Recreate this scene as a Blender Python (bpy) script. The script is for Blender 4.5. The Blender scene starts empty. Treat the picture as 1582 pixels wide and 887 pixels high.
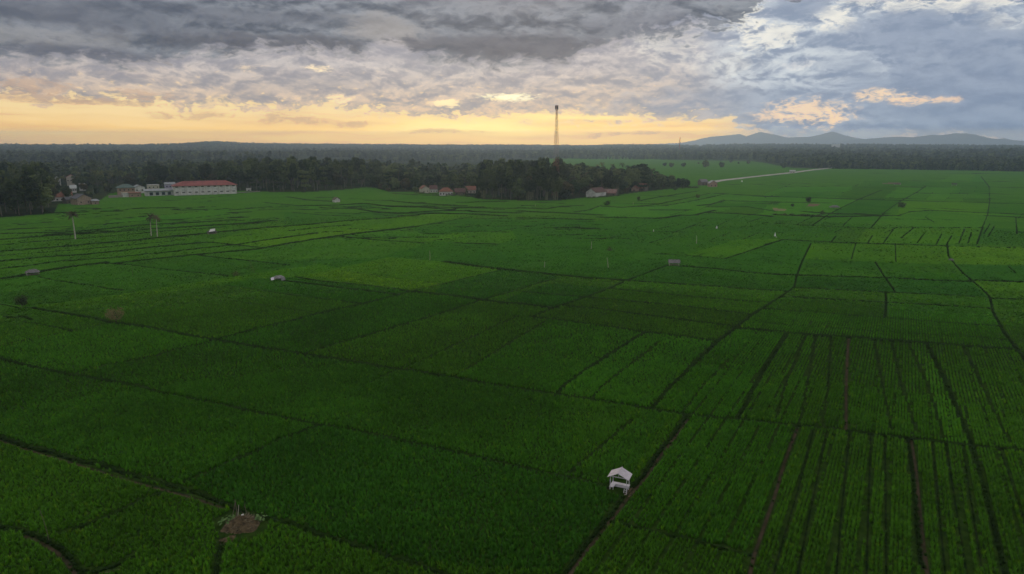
import bpy, bmesh, math, random
import numpy as np
from mathutils import Vector, Matrix
R = math.radians
rng = np.random.default_rng(7)
random.seed(7)
sc = bpy.context.scene
col = sc.collection

# ------------------------------------------------------------------ camera
CAM_H = 40.0; FPX = 1060.0; PITCH = R(11.6); CX = 791.0; CY = 443.5   # photograph is 1582 x 887
cam_d = bpy.data.cameras.new('camera'); cam = bpy.data.objects.new('camera', cam_d); col.objects.link(cam)
cam.location = (0, 0, CAM_H); cam.rotation_euler = (R(90) - PITCH, 0, 0)
cam_d.sensor_width = 36; cam_d.lens = 36 * FPX / 1582; cam_d.clip_end = 90000; cam_d.clip_start = 0.5
sc.camera = cam
sc.view_settings.view_transform = 'Standard'; sc.view_settings.look = 'None'
sc.view_settings.gamma = 1; sc.view_settings.exposure = 0.0
sc.cycles.use_denoising = True
sc.cycles.max_bounces = 6; sc.cycles.diffuse_bounces = 3; sc.cycles.transmission_bounces = 4
sc.cycles.transparent_max_bounces = 8; sc.cycles.volume_bounces = 1

def ray(px, py):
    cx = (px - CX) / FPX; cy = (CY - py) / FPX
    s, c = math.sin(PITCH), math.cos(PITCH)
    return Vector((cx, c + cy * s, -s + cy * c))
def G(px, py, z=0.0):                      # point of the ground seen at a place of the photograph
    d = ray(px, py); t = (z - CAM_H) / d.z
    return Vector((d.x * t, d.y * t, z))
def pm(p):                                  # photo pixels per metre at a ground point
    return FPX / (p.y * math.cos(PITCH) + CAM_H * math.sin(PITCH))
def proj(X, Y, Z=0.0):                      # numpy: world -> photo pixels
    s, c = math.sin(PITCH), math.cos(PITCH)
    zc = Y * c - (Z - CAM_H) * s
    yc = Y * s + (Z - CAM_H) * c
    return CX + FPX * X / zc, CY - FPX * yc / zc
def azel(px, py):
    d = ray(px, py); return math.degrees(math.atan2(d.x, d.y)), math.degrees(math.atan2(d.z, math.hypot(d.x, d.y)))
def lin(r, g, b):
    f = lambda c: (c / 255 / 12.92) if c / 255 <= .04045 else ((c / 255 + .055) / 1.055) ** 2.4
    return (f(r), f(g), f(b), 1.0)

# ------------------------------------------------------------------ node helper
class E:
    """an expression made of shader nodes"""
    def __init__(s, nt, v): s.nt, s.v = nt, v
    def _m(s, op, *a):
        n = s.nt.nodes.new('ShaderNodeMath'); n.operation = op
        for i, x in enumerate((s,) + a):
            x = x.v if isinstance(x, E) else x
            if isinstance(x, (int, float)): n.inputs[i].default_value = x
            else: s.nt.links.new(x, n.inputs[i])
        return E(s.nt, n.outputs[0])
    def __add__(s, o): return s._m('ADD', o)
    def __radd__(s, o): return s._m('ADD', o)
    def __sub__(s, o): return s._m('SUBTRACT', o)
    def __rsub__(s, o): return (s * -1) + o
    def __mul__(s, o): return s._m('MULTIPLY', o)
    def __rmul__(s, o): return s._m('MULTIPLY', o)
    def __truediv__(s, o): return s._m('DIVIDE', o)
    def clamp(s):
        r = s._m('ADD', 0.0); r.v.node.use_clamp = True; return r
    def pow(s, o): return s._m('POWER', o)
    def exp(s): return s._m('EXPONENT')
    def ss(s, a, b):
        n = s.nt.nodes.new('ShaderNodeMapRange'); n.interpolation_type = 'SMOOTHSTEP'
        s.nt.links.new(s.v, n.inputs['Value'])
        n.inputs['From Min'].default_value = a; n.inputs['From Max'].default_value = b
        if a > b:
            n.inputs['From Min'].default_value = b; n.inputs['From Max'].default_value = a
            n.inputs['To Min'].default_value = 1; n.inputs['To Max'].default_value = 0
        return E(s.nt, n.outputs[0])
    def curve(s, pts):                      # piecewise curve through (x, y)
        xs = [p[0] for p in pts]; ys = [p[1] for p in pts]
        x0, x1, y0, y1 = min(xs), max(xs), min(ys), max(ys)
        t = ((s - x0) * (1 / (x1 - x0))).clamp()
        n = s.nt.nodes.new('ShaderNodeFloatCurve'); s.nt.links.new(t.v, n.inputs['Value'])
        c = n.mapping.curves[0]
        P = [((x - x0) / (x1 - x0), (y - y0) / (y1 - y0)) for x, y in pts]
        c.points[0].location = P[0]; c.points[1].location = P[-1]
        for p in P[1:-1]: c.points.new(*p)
        n.mapping.update()
        return E(s.nt, n.outputs[0]) * (y1 - y0) + y0
def vec(nt, x, y, z=0.0):
    n = nt.nodes.new('ShaderNodeCombineXYZ')
    for i, a in enumerate((x, y, z)):
        if isinstance(a, E): nt.links.new(a.v, n.inputs[i])
        else: n.inputs[i].default_value = a
    return n.outputs[0]
def noise(nt, v, scale, detail=6, rough=.55, dist=0.0, dim='3D'):
    n = nt.nodes.new('ShaderNodeTexNoise'); n.noise_dimensions = dim
    if v is not None: nt.links.new(v, n.inputs['Vector'])
    n.inputs['Scale'].default_value = scale; n.inputs['Detail'].default_value = detail
    n.inputs['Roughness'].default_value = rough; n.inputs['Distortion'].default_value = dist
    return E(nt, n.outputs['Fac'])
def mix(nt, f, a, b, mode='MIX'):
    n = nt.nodes.new('ShaderNodeMix'); n.data_type = 'RGBA'; n.blend_type = mode; n.clamp_factor = True
    for s_, x in ((n.inputs[0], f), (n.inputs[6], a), (n.inputs[7], b)):
        if isinstance(x, E): nt.links.new(x.v, s_)
        elif isinstance(x, bpy.types.NodeSocket): nt.links.new(x, s_)
        else: s_.default_value = x
    return n.outputs[2]

# ------------------------------------------------------------------ sky
SUN_AZ, SUN_EL = 1.5, 4.0
w = bpy.data.worlds.new('World'); sc.world = w; w.use_nodes = True
nt = w.node_tree; nt.nodes.clear()
out = nt.nodes.new('ShaderNodeOutputWorld'); bg = nt.nodes.new('ShaderNodeBackground'); nt.links.new(bg.outputs[0], out.inputs[0])
tc = nt.nodes.new('ShaderNodeTexCoord'); sep = nt.nodes.new('ShaderNodeSeparateXYZ'); nt.links.new(tc.outputs['Generated'], sep.inputs[0])
X, Y, Z = (E(nt, sep.outputs[i]) for i in range(3))
az = X._m('ARCTAN2', Y) * (180 / math.pi)
el = Z._m('ARCSINE') * (180 / math.pi)
sky = nt.nodes.new('ShaderNodeTexSky'); sky.sky_type = 'NISHITA'; sky.sun_disc = False
sky.sun_elevation = R(SUN_EL); sky.sun_rotation = R(SUN_AZ); sky.air_density = 1.0; sky.dust_density = 2.0
# warp + cloud noises in (azimuth, elevation), flattened towards the horizon as far clouds are
d1 = noise(nt, vec(nt, az * .10, el * .30), 1.0, 5, .6) - .5
d2 = noise(nt, vec(nt, az * .10 + 31, el * .30 + 7), 1.0, 5, .6) - .5
aw = az + d1 * 5; ew = el + d2 * 1.6
nA = noise(nt, vec(nt, aw * .15, ew * .36), 1.0, 9, .6)          # large masses
nB = noise(nt, vec(nt, aw * .44 + 50, ew * .92), 1.0, 8, .57)     # mottling
nC = noise(nt, vec(nt, aw * 1.25 + 90, ew * 2.4 + 12), 1.0, 6, .57)      # ragged edges
nB2 = noise(nt, vec(nt, aw * .44 + 50, (ew + .6) * .92), 1.0, 8, .57)
emb = ((nB - nB2) * 3.4 + .5).clamp()       # undersides against tops of the billows
nC2 = noise(nt, vec(nt, aw * 1.25 + 90, (ew + .24) * 2.4 + 12), 1.0, 6, .57)
emc = ((nC - nC2) * 3.0 + .5).clamp()
nE = noise(nt, vec(nt, aw * 2.6 + 40, ew * 6.5 + 3), 1.0, 6, .62)     # small shreds
nD = noise(nt, vec(nt, az * .045 + 20, el * .12 + 9), 1.0, 5, .5)    # soft and wide
def P(x, y): return azel(x, y)
def edge(pts): return az.curve([(P(x, y)[0], P(x, y)[1]) for x, y in pts])
def spot(x, y, rx, ry, rot=0.0):            # soft ellipse, radii in photo pixels
    a, e = P(x, y); k = .0535
    u = aw - a; v = ew - e
    if rot:
        c, s_ = math.cos(rot), math.sin(rot); u, v = u * c + v * s_, v * c - u * s_
    q = (u * (1 / (rx * k))).pow(2) if False else (u * (1 / (rx * k)))
    r_ = (v * (1 / (ry * k)))
    return (q * q + r_ * r_)._m('MULTIPLY', -1.0).exp()
def S2(s_, k, n_): return s_ * k + n_ * (s_ * 2.2).clamp()
def C(*c): return lin(*c)
def scl(c, k): return (c[0] * k, c[1] * k, c[2] * k, 1)
# clear part behind the clouds: peach glow left and centre, cooler to the right
HZ = C(250, 206, 148)
leftc = mix(nt, el.ss(.2, 3.2), HZ, C(246, 220, 172))
leftc = mix(nt, spot(800, 205, 260, 26), leftc, scl(C(255, 210, 138), 1.06))
leftc = mix(nt, el.ss(3.0, 8.0), leftc, C(200, 196, 200))
rightc = mix(nt, el.ss(.0, 2.2), C(205, 190, 186), C(166, 176, 192))
rightc = mix(nt, el.ss(3, 11), rightc, C(150, 168, 193))
st = noise(nt, vec(nt, az * .09 + 5, ew * 1.9 + 60), 1.0, 6, .6)      # thin grey streaks in the clear band
leftc = mix(nt, st.ss(.46, .66) * .55, leftc, C(222, 184, 152))
leftc = mix(nt, (1 - st).ss(.50, .68) * .45, leftc, C(255, 226, 176))
leftc = mix(nt, spot(735, 196, 110, 13) * .8, leftc, scl(C(255, 228, 160), 1.15))
side = (az + d1 * 5).ss(P(1080, 200)[0], P(1230, 200)[0])
base = mix(nt, side, leftc, rightc)
base = mix(nt, .12, base, sky.outputs[0], 'MIX') if False else base
# middle deck: mottled lavender grey with warm gaps
eM = edge([(-300, 175), (0, 160), (150, 158), (300, 168), (420, 172), (560, 176), (680, 186), (800, 184), (900, 186), (1050, 190), (1110, 190), (1160, 205), (1230, 216), (1400, 222), (1900, 222)])
mM = (ew + (nC - .5) * 3.6 + (nB - .5) * 3.0 - eM).ss(-.15, .5)
warm = mix(nt, el.ss(2.0, 6.5), C(230, 200, 172), C(208, 200, 198))
warm = mix(nt, (az).ss(P(1020, 150)[0], P(1200, 150)[0]), warm, C(180, 189, 203))
cool = mix(nt, (az).ss(P(900, 150)[0], P(1200, 150)[0]), C(146, 147, 160), C(136, 149, 172))
deck = mix(nt, (nB * .30 + nC * .12 + emb * .38 + emc * .20).ss(.16, .84), cool, warm)
deck = mix(nt, nA.ss(.40, .75) * .6, deck, cool)
holes = (nC * .6 + nE * .4).ss(.55, .66) * (el.ss(6.8, 3.0)) * (az.ss(P(1150, 100)[0], P(980, 100)[0]))
rim = mM * (1 - mM) * 2.2
c1 = mix(nt, mM * .93, base, deck)
c1 = mix(nt, holes * .7, c1, scl(C(255, 222, 168), 1.0))
c1 = mix(nt, (rim * (az.ss(P(1220, 200)[0], P(1000, 200)[0]))) * .6, c1, scl(C(255, 226, 165), 1.1))
# thin dark bars and small puffs under the deck
for (x, y, rx, ry) in ((60, 152, 90, 6), (170, 158, 70, 4), (235, 176, 20, 5), (310, 178, 38, 5), (428, 184, 20, 9), (478, 188, 28, 6), (545, 193, 26, 5), (690, 205, 60, 4), (912, 208, 10, 4), (945, 208, 10, 3), (990, 208, 26, 3), (60, 134, 40, 10), (215, 146, 30, 8)):
    c1 = mix(nt, (spot(x, y, rx * 1.2, ry * 1.1) * 1.3 + (nE - .5) * 2.2).ss(.45, .95) * nC.ss(.30, .55) * .6, c1, C(196, 168, 150))
# upper right: bright rifts and soft blue-grey clouds
rt = az.ss(P(1060, 30)[0], P(1150, 30)[0]) * ew.ss(3.2, 5.5)
c1 = mix(nt, rt * (nB * .35 + emb * .4 + emc * .25).ss(.25, .82) * .9, c1, C(206, 212, 218))
for (x, y, rx, ry, k) in ((1150, 22, 34, 30, .9), (1190, 58, 46, 16, .8), (1285, 32, 26, 16, .95), (1330, 6, 50, 10, .6), (1400, 12, 60, 9, .8), (1500, 6, 80, 13, .9), (1560, 36, 34, 16, .4), (1140, 96, 40, 14, .3), (1040, 70, 50, 26, .3), (1000, 62, 40, 14, .3)):
    c1 = mix(nt, S2(spot(x, y, rx * 1.2, ry * 1.2), 1.1, (nC - .5) * 2.4 + (nB - .5) * 2.6 + (nE - .5) * 1.4).ss(.35, 1.15) * k * .92, c1, C(240, 236, 226))
for (x, y, rx, ry, k) in ((1400, 42, 80, 28, .9), (1480, 50, 60, 22, .6), (1235, 10, 45, 26, .9), (1330, 62, 70, 14, .5), (1480, 105, 150, 70, .85), (1100, 160, 190, 28, .5), (1540, 150, 140, 60, .7), (1430, 195, 160, 18, .25)):
    c1 = mix(nt, S2(spot(x, y, rx, ry), 1.1, (nB - .5) * 2.2 + (nC - .5) * .8).ss(.3, .95) * k, c1, mix(nt, (emb * .6 + .2), C(130, 143, 167), C(158, 169, 188)))
# lit gaps
for (x, y, rx, ry, k, c) in ((785, 149, 40, 6, 1., (255, 246, 205)), (690, 161, 16, 5, .9, (255, 232, 180)), (758, 153, 14, 3, .7, (255, 232, 180)), (490, 109, 16, 4, .8, (250, 228, 190)), (395, 106, 14, 4, .5, (240, 215, 180)), (520, 158, 18, 6, .8, (250, 222, 175)), (330, 158, 24, 9, .5, (245, 215, 165)),
                             (880, 172, 14, 4, .6, (255, 220, 160)), (1250, 172, 46, 16, .75, (248, 214, 176)), (1195, 182, 34, 6, .6, (246, 210, 172)), (1275, 185, 14, 10, .7, (250, 212, 170)), (1365, 147, 34, 7, .75, (250, 216, 176)), (1405, 155, 24, 6, .7, (246, 210, 172)), (1463, 155, 15, 4, .7, (240, 205, 172)), (930, 182, 60, 3, .8, (255, 226, 150)), (840, 180, 60, 4, .8, (255, 226, 150)), (1240, 98, 20, 4, .4, (230, 225, 220))):
    c1 = mix(nt, S2(spot(x, y, rx * 1.25, ry * 1.35), 1.15, (nC - .5) * 2.6 + (nE - .5) * 2.0 + (nB - .5) * 1.6).ss(.25, 1.25) * k, c1, scl(C(*c), 1.12))
# dark upper deck with its wavy lower edge
eD = edge([(-900, 60), (-300, 90), (0, 98), (120, 106), (210, 104), (300, 90), (400, 84), (500, 86), (560, 88), (610, 64), (650, 90), (720, 101), (800, 103), (880, 96), (940, 70), (1000, 62), (1070, 54), (1110, 50), (1180, 0), (1260, -60), (1400, -200), (1900, -500)])
wD = az.ss(P(900, 0)[0], P(1250, 0)[0]) * 1.8 + 1.0
mD = (ew + ((nC - .5) * 2.6 + (nB - .5) * 3.2) * wD - eD).ss(-.25, .85)
dk = mix(nt, (nB * .25 + nA * .25 + emb * .38 + emc * .12).ss(.14, .86), C(80, 88, 104), C(146, 152, 163))
dk = mix(nt, nD.ss(.48, .62) * .5, dk, C(140, 141, 150))
for (x, y, rx, ry, k, c) in ((40, 55, 150, 14, .55, (150, 150, 154)), (600, 45, 60, 26, .6, (172, 166, 164)), (1000, 20, 90, 22, .35, (160, 162, 172)), (300, 20, 300, 12, .5, (86, 92, 108)), (420, 68, 190, 14, .75, (84, 87, 101)), (150, 86, 160, 12, .6, (92, 96, 112)), (780, 74, 170, 24, .75, (88, 91, 106)), (1000, 40, 120, 18, .5, (104, 108, 124)), (60, 22, 200, 12, .6, (88, 94, 110))):
    dk = mix(nt, (spot(x, y, rx, ry) + (nB - .5) * 2.0).ss(.2, .9) * k, dk, C(*c))
c2 = mix(nt, mD * .96, c1, dk)
# overhead and behind: broken grey evening cloud
high = mix(nt, nA.ss(.35, .65), C(186, 182, 186), C(226, 220, 216))
c3 = mix(nt, el.ss(13.5, 24), c2, high)
behind = Y.ss(.35, -.1)
c4 = mix(nt, behind, c3, mix(nt, nA.ss(.35, .65), C(176, 176, 184), C(212, 208, 208)))
# the light that the haze takes away over its longer path near the horizon is given back to the sky itself
HAZE = 1.5e-4; HZ_S = (.29, .32, .37)
T = ((((el.v and Z)._m('MAXIMUM', .0001)._m('POWER', -1.0) * 300.0)._m('MINIMUM', 13500.0)) * -HAZE).exp()
def vm(op, a, b_=None, sc_=None):
    n = nt.nodes.new('ShaderNodeVectorMath'); n.operation = op
    nt.links.new(a, n.inputs[0])
    if b_ is not None:
        if isinstance(b_, tuple): n.inputs[1].default_value = b_
        else: nt.links.new(b_, n.inputs[1])
    if sc_ is not None: nt.links.new(sc_.v, n.inputs['Scale'])
    return n.outputs[0]
PRE = c4
c4 = vm('ADD', vm('SCALE', vm('SUBTRACT', c4, HZ_S), None, T._m('POWER', -1.0)), HZ_S)
c4 = vm('MAXIMUM', c4, (.02, .02, .02))
fin = nt.nodes.new('ShaderNodeMix'); fin.data_type = 'RGBA'; fin.blend_type = 'ADD'; fin.inputs[0].default_value = .0015
nt.links.new(c4, fin.inputs[6]); nt.links.new(sky.outputs[0], fin.inputs[7])
nt.links.new(fin.outputs[2], bg.inputs['Color']); bg.inputs['Strength'].default_value = 1.0
w.cycles.sampling_method = 'MANUAL'; w.cycles.sample_map_resolution = 1024

# sun behind the cloud bank, low ahead of the camera
sd = bpy.data.lights.new('sun', 'SUN'); sd.energy = .5; sd.angle = R(12); sd.color = (1.0, .74, .5)
so = bpy.data.objects.new('sun', sd); col.objects.link(so)
sv = Vector((math.sin(R(SUN_AZ)) * math.cos(R(SUN_EL + 4)), math.cos(R(SUN_AZ)) * math.cos(R(SUN_EL + 4)), math.sin(R(SUN_EL + 4))))
so.rotation_euler = (-sv).to_track_quat('-Z', 'Y').to_euler()
so.location = sv * 500 + Vector((0, 0, 100))

# ------------------------------------------------------------------ material helpers
MATS = {}
def new_mat(name):
    m = bpy.data.materials.new(name); m.use_nodes = True
    nt = m.node_tree; b = nt.nodes['Principled BSDF']; b.inputs['Specular IOR Level'].default_value = .2
    return m, nt, b
def plain(name, rgb, rough=.8, var=.25, scale=2.0, metal=0.0, rgb2=None, bump=0.0):
    """colour with procedural wear"""
    if name in MATS: return MATS[name]
    m, nt, b = new_mat(name)
    t = nt.nodes.new('ShaderNodeTexCoord')
    n = noise(nt, t.outputs['Object'], scale, 6, .65)
    c2 = rgb2 or tuple(c * (1 - var) for c in rgb)
    nt.links.new(mix(nt, n.ss(.38, .66), (*rgb, 1), (*c2, 1)), b.inputs['Base Color'])
    b.inputs['Roughness'].default_value = rough; b.inputs['Metallic'].default_value = metal
    if bump:
        bp = nt.nodes.new('ShaderNodeBump'); bp.inputs['Distance'].default_value = bump; bp.inputs['Strength'].default_value = .6
        nt.links.new(n.v, bp.inputs['Height']); nt.links.new(bp.outputs[0], b.inputs['Normal'])
    MATS[name] = m; return m
def foliage(name, rgb, rgb2, trans=.35, scale=.25):
    if name in MATS: return MATS[name]
    m, nt, b = new_mat(name)
    g = nt.nodes.new('ShaderNodeNewGeometry'); oi = nt.nodes.new('ShaderNodeObjectInfo')
    tcn = nt.nodes.new('ShaderNodeTexCoord')
    n = noise(nt, tcn.outputs['Object'], scale, 4, .6)
    rr = E(nt, g.outputs['Random Per Island'])
    f = ((n - .5) * 2.4 + (rr - .5) * .8 + (E(nt, oi.outputs['Random']) - .5) * 1.5 + .5).clamp()
    c = mix(nt, f, (*rgb, 1), (*rgb2, 1))
    nt.links.new(c, b.inputs['Base Color']); b.inputs['Roughness'].default_value = .65
    tr = nt.nodes.new('ShaderNodeBsdfTranslucent'); nt.links.new(c, tr.inputs[0])
    ms = nt.nodes.new('ShaderNodeMixShader'); ms.inputs[0].default_value = trans
    nt.links.new(b.outputs[0], ms.inputs[1]); nt.links.new(tr.outputs[0], ms.inputs[2])
    nt.links.new(ms.outputs[0], nt.nodes['Material Output'].inputs[0])
    MATS[name] = m; return m

def mesh_from(name, verts, faces, mat=None, smooth=False):
    me = bpy.data.meshes.new(name); me.from_pydata([tuple(v) for v in verts], [], faces); me.update()
    if mat: me.materials.append(mat)
    if smooth: me.polygons.foreach_set('use_smooth', [True] * len(me.polygons))
    return me
def tag(o, label=None, cat=None, group=None, kind=None):
    if label: o['label'] = label
    if cat: o['category'] = cat
    if group: o['group'] = group
    if kind: o['kind'] = kind
    return o
def link(name, me, parent=None, loc=None):
    o = bpy.data.objects.new(name, me); col.objects.link(o)
    if parent: o.parent = parent
    if loc is not None: o.location = loc
    return o
def empty(name, loc, rz=0.0, s=1.0):
    o = bpy.data.objects.new(name, None); col.objects.link(o); o.location = loc; o.rotation_euler = (0, 0, rz); o.scale = (s, s, s); o.empty_display_size = .5
    return o

# ------------------------------------------------------------------ field banks traced on the ground
# (thickness in photo pixels, earth 0 weeds / 1 bare earth, points)
BK = []
def L(t, k, *p): BK.append((t, k, p))
# lower left
L(5, 0, (-260,640),(0,678),(42,693),(78,701),(117,714),(156,721),(195,735),(231,743),(267,754),(306,765),(340,779),(362,788),(390,800),(448,812),(497,831),(546,846),(594,862),(643,875),(720,905),(860,950))
L(1.6, 1, (-100,664),(0,683),(60,702),(130,723),(190,742),(240,756),(275,765),(310,775),(345,788))
L(2.5, 0, (265,760),(223,774),(181,796),(139,813),(92,829))
L(5, 0, (-120,815),(0,819),(28,821),(50,829),(75,840),(95,852),(111,868),(125,887),(160,930))
L(2.2, 1, (40,831),(68,843),(90,857),(106,874),(120,893),(140,930))
L(3, 0, (120,884),(148,887),(178,878),(206,863)); L(2, 1, (150,890),(182,883))
L(2.6, 0, (345,835),(338,860),(332,905))
L(2.3, 0, (-300,510),(0,556),(40,567),(81,576),(111,582),(135,585),(189,595),(216,600),(250,610),(330,626),(400,641),(448,650),(494,660),(546,668),(594,678),(643,689),(691,699),(740,710),(800,724))
L(1.4, 0, (800,724),(856,737),(906,747),(939,757))
L(2, 0, (287,747),(320,735),(362,715),(404,697),(432,684),(465,670),(494,660)); L(1, 0, (507,660),(536,647))
L(3.1, 0, (49,477),(73,482),(108,487),(146,494),(179,501),(216,506),(260,514),(298,522),(333,528),(365,533),(400,539),(440,545),(476,551),(522,557),(562,564),(603,571),(643,576),(684,583),(725,590),(765,598),(860,612),(930,623),(1005,635),(1037,641),(1079,646),(1134,651),(1200,658),(1232,660),(1309,668),(1367,676),(1423,682),(1503,692),(1539,695),(1700,712))
L(1.2, 0, (-200,455),(0,472),(32,478),(49,477)); L(3, 0, (8,491),(20,493),(35,491),(49,495)); L(1.4, 0, (38,500),(81,507),(116,514)); L(.9, 0, (116,514),(162,503),(182,502))
L(.8, 0, (-100,548),(0,537),(60,524),(116,514))
L(1.2, 0, (119,580),(151,570),(203,560),(243,551),(284,540),(319,532),(333,528))
L(1.8, 0, (338,526),(400,509),(446,499),(492,486),(562,471),(616,457),(635,452)); L(1.1, 0, (635,452),(684,441),(725,430),(773,419))
L(2.3, 0, (432,434),(481,440),(535,447),(576,452),(614,457))
L(2, 0, (454,429),(495,436),(562,442),(635,452)); L(3.2, 0, (635,452),(670,456),(711,460),(746,465),(779,470),(800,471),(854,478))
L(1, 0, (519,418),(589,429),(643,436),(684,441))
L(1.5, 0, (746,465),(670,490),(616,506),(562,522),(508,537),(470,549)); L(1.1, 0, (746,465),(765,459),(792,452),(835,438),(865,431))
L(3.2, 0, (689,406),(738,413),(779,418),(800,420),(840,424),(908,431),(970,435)); L(1.8, 0, (970,435),(1043,440),(1111,444),(1152,448),(1200,451),(1228,453))
L(1.9, 0, (1033,411),(1000,423),(973,433),(941,447),(908,460),(854,478),(822,492)); L(1, 0, (1049,406),(1070,399),(1090,392))
L(1.8, 0, (1052,413),(1106,417),(1160,423),(1200,426),(1234,427),(1364,431),(1423,434),(1499,437))
L(1.5, 0, (800,452),(854,457),(908,461),(1016,471),(1098,480),(1162,488))
L(1.4, 0, (941,447),(1016,455),(1070,460),(1187,470))
L(1.7, 0, (873,475),(922,479),(989,488),(1070,498),(1138,507)); L(3, 0, (1138,509),(1200,514),(1218,517),(1310,523),(1377,528),(1431,532),(1488,537),(1569,542))
L(1.5, 0, (822,492),(881,499),(935,506),(995,515),(1057,522),(1106,529))
L(2, 0, (995,516),(951,544),(908,572),(870,600),(860,611))
L(2, 0, (1005,635),(1035,600),(1065,572),(1098,539),(1138,507),(1163,488),(1200,464),(1215,454),(1227,445),(1230,430),(1239,406),(1253,377))
L(2, 0, (1140,651),(1165,600),(1179,574),(1196,549),(1217,517))
L(2, 1, (1311,524),(1309,549),(1307,600),(1307,668))
L(2.2, 0, (1431,533),(1442,555),(1453,576),(1464,600),(1481,642),(1503,694)); L(1.6, 0, (1503,694),(1516,745),(1533,807),(1552,887),(1565,930))
L(2.1, 0, (1463,378),(1465,398),(1485,422),(1499,434),(1515,447),(1529,461),(1534,484),(1550,514),(1569,540),(1582,556),(1620,600),(1700,690))
L(2.4, 0, (1500,435),(1582,438),(1700,443)); L(1.4, 0, (1531,463),(1582,465),(1700,470)); L(1, 0, (1534,479),(1582,482),(1700,488))
L(1.7, 0, (1228,446),(1366,453),(1450,457),(1523,461)); L(1.9, 0, (1207,460),(1366,469),(1450,473),(1529,478))
L(1.2, 0, (1180,479),(1274,486),(1366,493),(1450,500),(1542,506)); L(1.1, 0, (1165,501),(1288,510),(1396,517),(1491,522),(1558,528))
L(1.5, 0, (1368,453),(1369,468),(1367,493)); L(2, 0, (1352,407),(1366,429),(1383,453))
L(.9, 0, (1232,415),(1364,420),(1485,425),(1566,424)); L(.8, 0, (1285,405),(1350,408),(1472,411))
L(1.5, 0, (1180,380),(1210,372),(1288,376),(1383,379),(1463,382)); L(.7, 0, (1463,382),(1582,385)); L(1.4, 0, (1210,372),(1200,375),(1165,387),(1119,402))
L(1.1, 0, (1008,394),(1057,396),(1119,402)); L(.9, 0, (914,386),(973,390),(1030,394)); L(.8, 0, (973,390),(1003,377),(1043,365))
L(1, 0, (1322,377),(1315,403)); L(.9, 0, (1383,380),(1384,408)); L(1.8, 0, (1558,414),(1569,424))
# lower right
L(3.2, 0, (1060,647),(1039,676),(1014,707),(992,740),(967,765),(942,799),(922,824),(897,854),(878,882),(850,925))
L(1.4, 1, (1062,650),(1043,677),(1018,709),(997,741),(972,768),(947,802),(927,828),(902,858),(884,885),(858,925))
L(4, 0, (942,808),(981,818),(1023,828),(1059,836),(1092,845),(1134,856),(1164,862))
L(3.4, 1, (1232,663),(1212,716),(1196,771),(1180,817),(1165,860),(1159,887),(1145,930))
L(3.2, 1, (1407,682),(1413,716),(1418,762),(1423,820),(1431,881),(1440,930)); L(1.6, 0, (1403,682),(1408,716),(1413,762),(1417,820),(1424,881))
for p in (((1256,668),(1232,762),(1199,875),(1190,910)), ((1277,670),(1250,800),(1229,905)), ((1312,671),(1300,794),(1290,910)), ((1367,678),(1369,910)), ((1345,675),(1338,900)), ((1461,689),(1491,878),(1498,915)), ((1487,694),(1516,881)), ((1545,697),(1582,807),(1620,920)), ((1440,686),(1460,890)),
          ((978,651),(911,707),(878,735))): L(1.1, 0, *p)
for p in (((1245,519),(1212,600),(1199,652)), ((1260,521),(1246,600),(1235,658)), ((1284,522),(1279,600),(1270,660)), ((1350,527),(1364,600),(1377,668)), ((1377,529),(1393,600),(1416,672)), ((1402,530),(1434,600),(1458,681)), ((1488,538),(1518,600),(1560,690)), ((1125,560),(1085,600),(1055,640)), ((1020,530),(930,600),(915,618)), ((560,600),(640,560)), ((700,586),(840,500)), ((620,575),(800,490))): L(.7, 0, *p)
# upper right
L(1.3, 0, (1105,300),(1180,304),(1266,307),(1327,309),(1393,311),(1460,313),(1529,315)); L(1.8, 0, (1529,315),(1582,316),(1750,319))
L(1.5, 0, (1515,273),(1520,279),(1528,289),(1529,312),(1525,335),(1518,352),(1509,379))
L(1.5, 0, (1431,288),(1414,299),(1393,311),(1381,319),(1365,331),(1345,354)); L(1.5, 0, (1363,294),(1327,309),(1307,319),(1281,332),(1254,350))
L(1.2, 0, (1180,313),(1279,315)); L(1.3, 0, (1241,328),(1281,331),(1365,334),(1386,335),(1408,329),(1439,327),(1523,331),(1582,333)); L(2, 0, (1198,333),(1277,336),(1365,335))
L(1.2, 0, (1180,335),(1191,336)); L(1.2, 0, (1525,335),(1582,338),(1700,341)); L(1.3, 0, (1569,337),(1571,363)); L(.9, 0, (1419,299),(1525,300),(1582,301)); L(.7, 0, (1430,288),(1485,289),(1582,291))
L(1.2, 0, (1429,337),(1443,345)); L(.8, 0, (1440,328),(1429,337)); L(1.6, 0, (1412,353),(1391,370)); L(1.5, 0, (1292,366),(1284,375))
for p in (((1428,362),(1416,378)), ((1490,355),(1481,378)), ((1501,360),(1495,378)), ((1348,365),(1340,378)), ((1317,336),(1302,350)), ((1475,294),(1459,312)), ((1455,362),(1446,380)), ((1470,366),(1462,380)), ((1380,356),(1364,378))): L(.45, 0, *p)
L(1, 0, (1487,290),(1482,299)); L(1, 0, (1508,290),(1505,298)); L(.7, 0, (1290,278),(1400,280),(1582,281)); L(.7, 0, (1200,290),(1300,288),(1420,290)); L(.6, 0, (1350,268),(1582,270)); L(.7, 0, (1230,283),(1180,300)); L(.7, 0, (1330,283),(1290,306)); L(2.5, 0, (1290,259),(1400,259.5),(1582,260),(1750,261))
L(.8, 0, (1180,345),(1254,350),(1345,354),(1420,353),(1518,353)); L(.7, 0, (1130,286),(1250,285))
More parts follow.
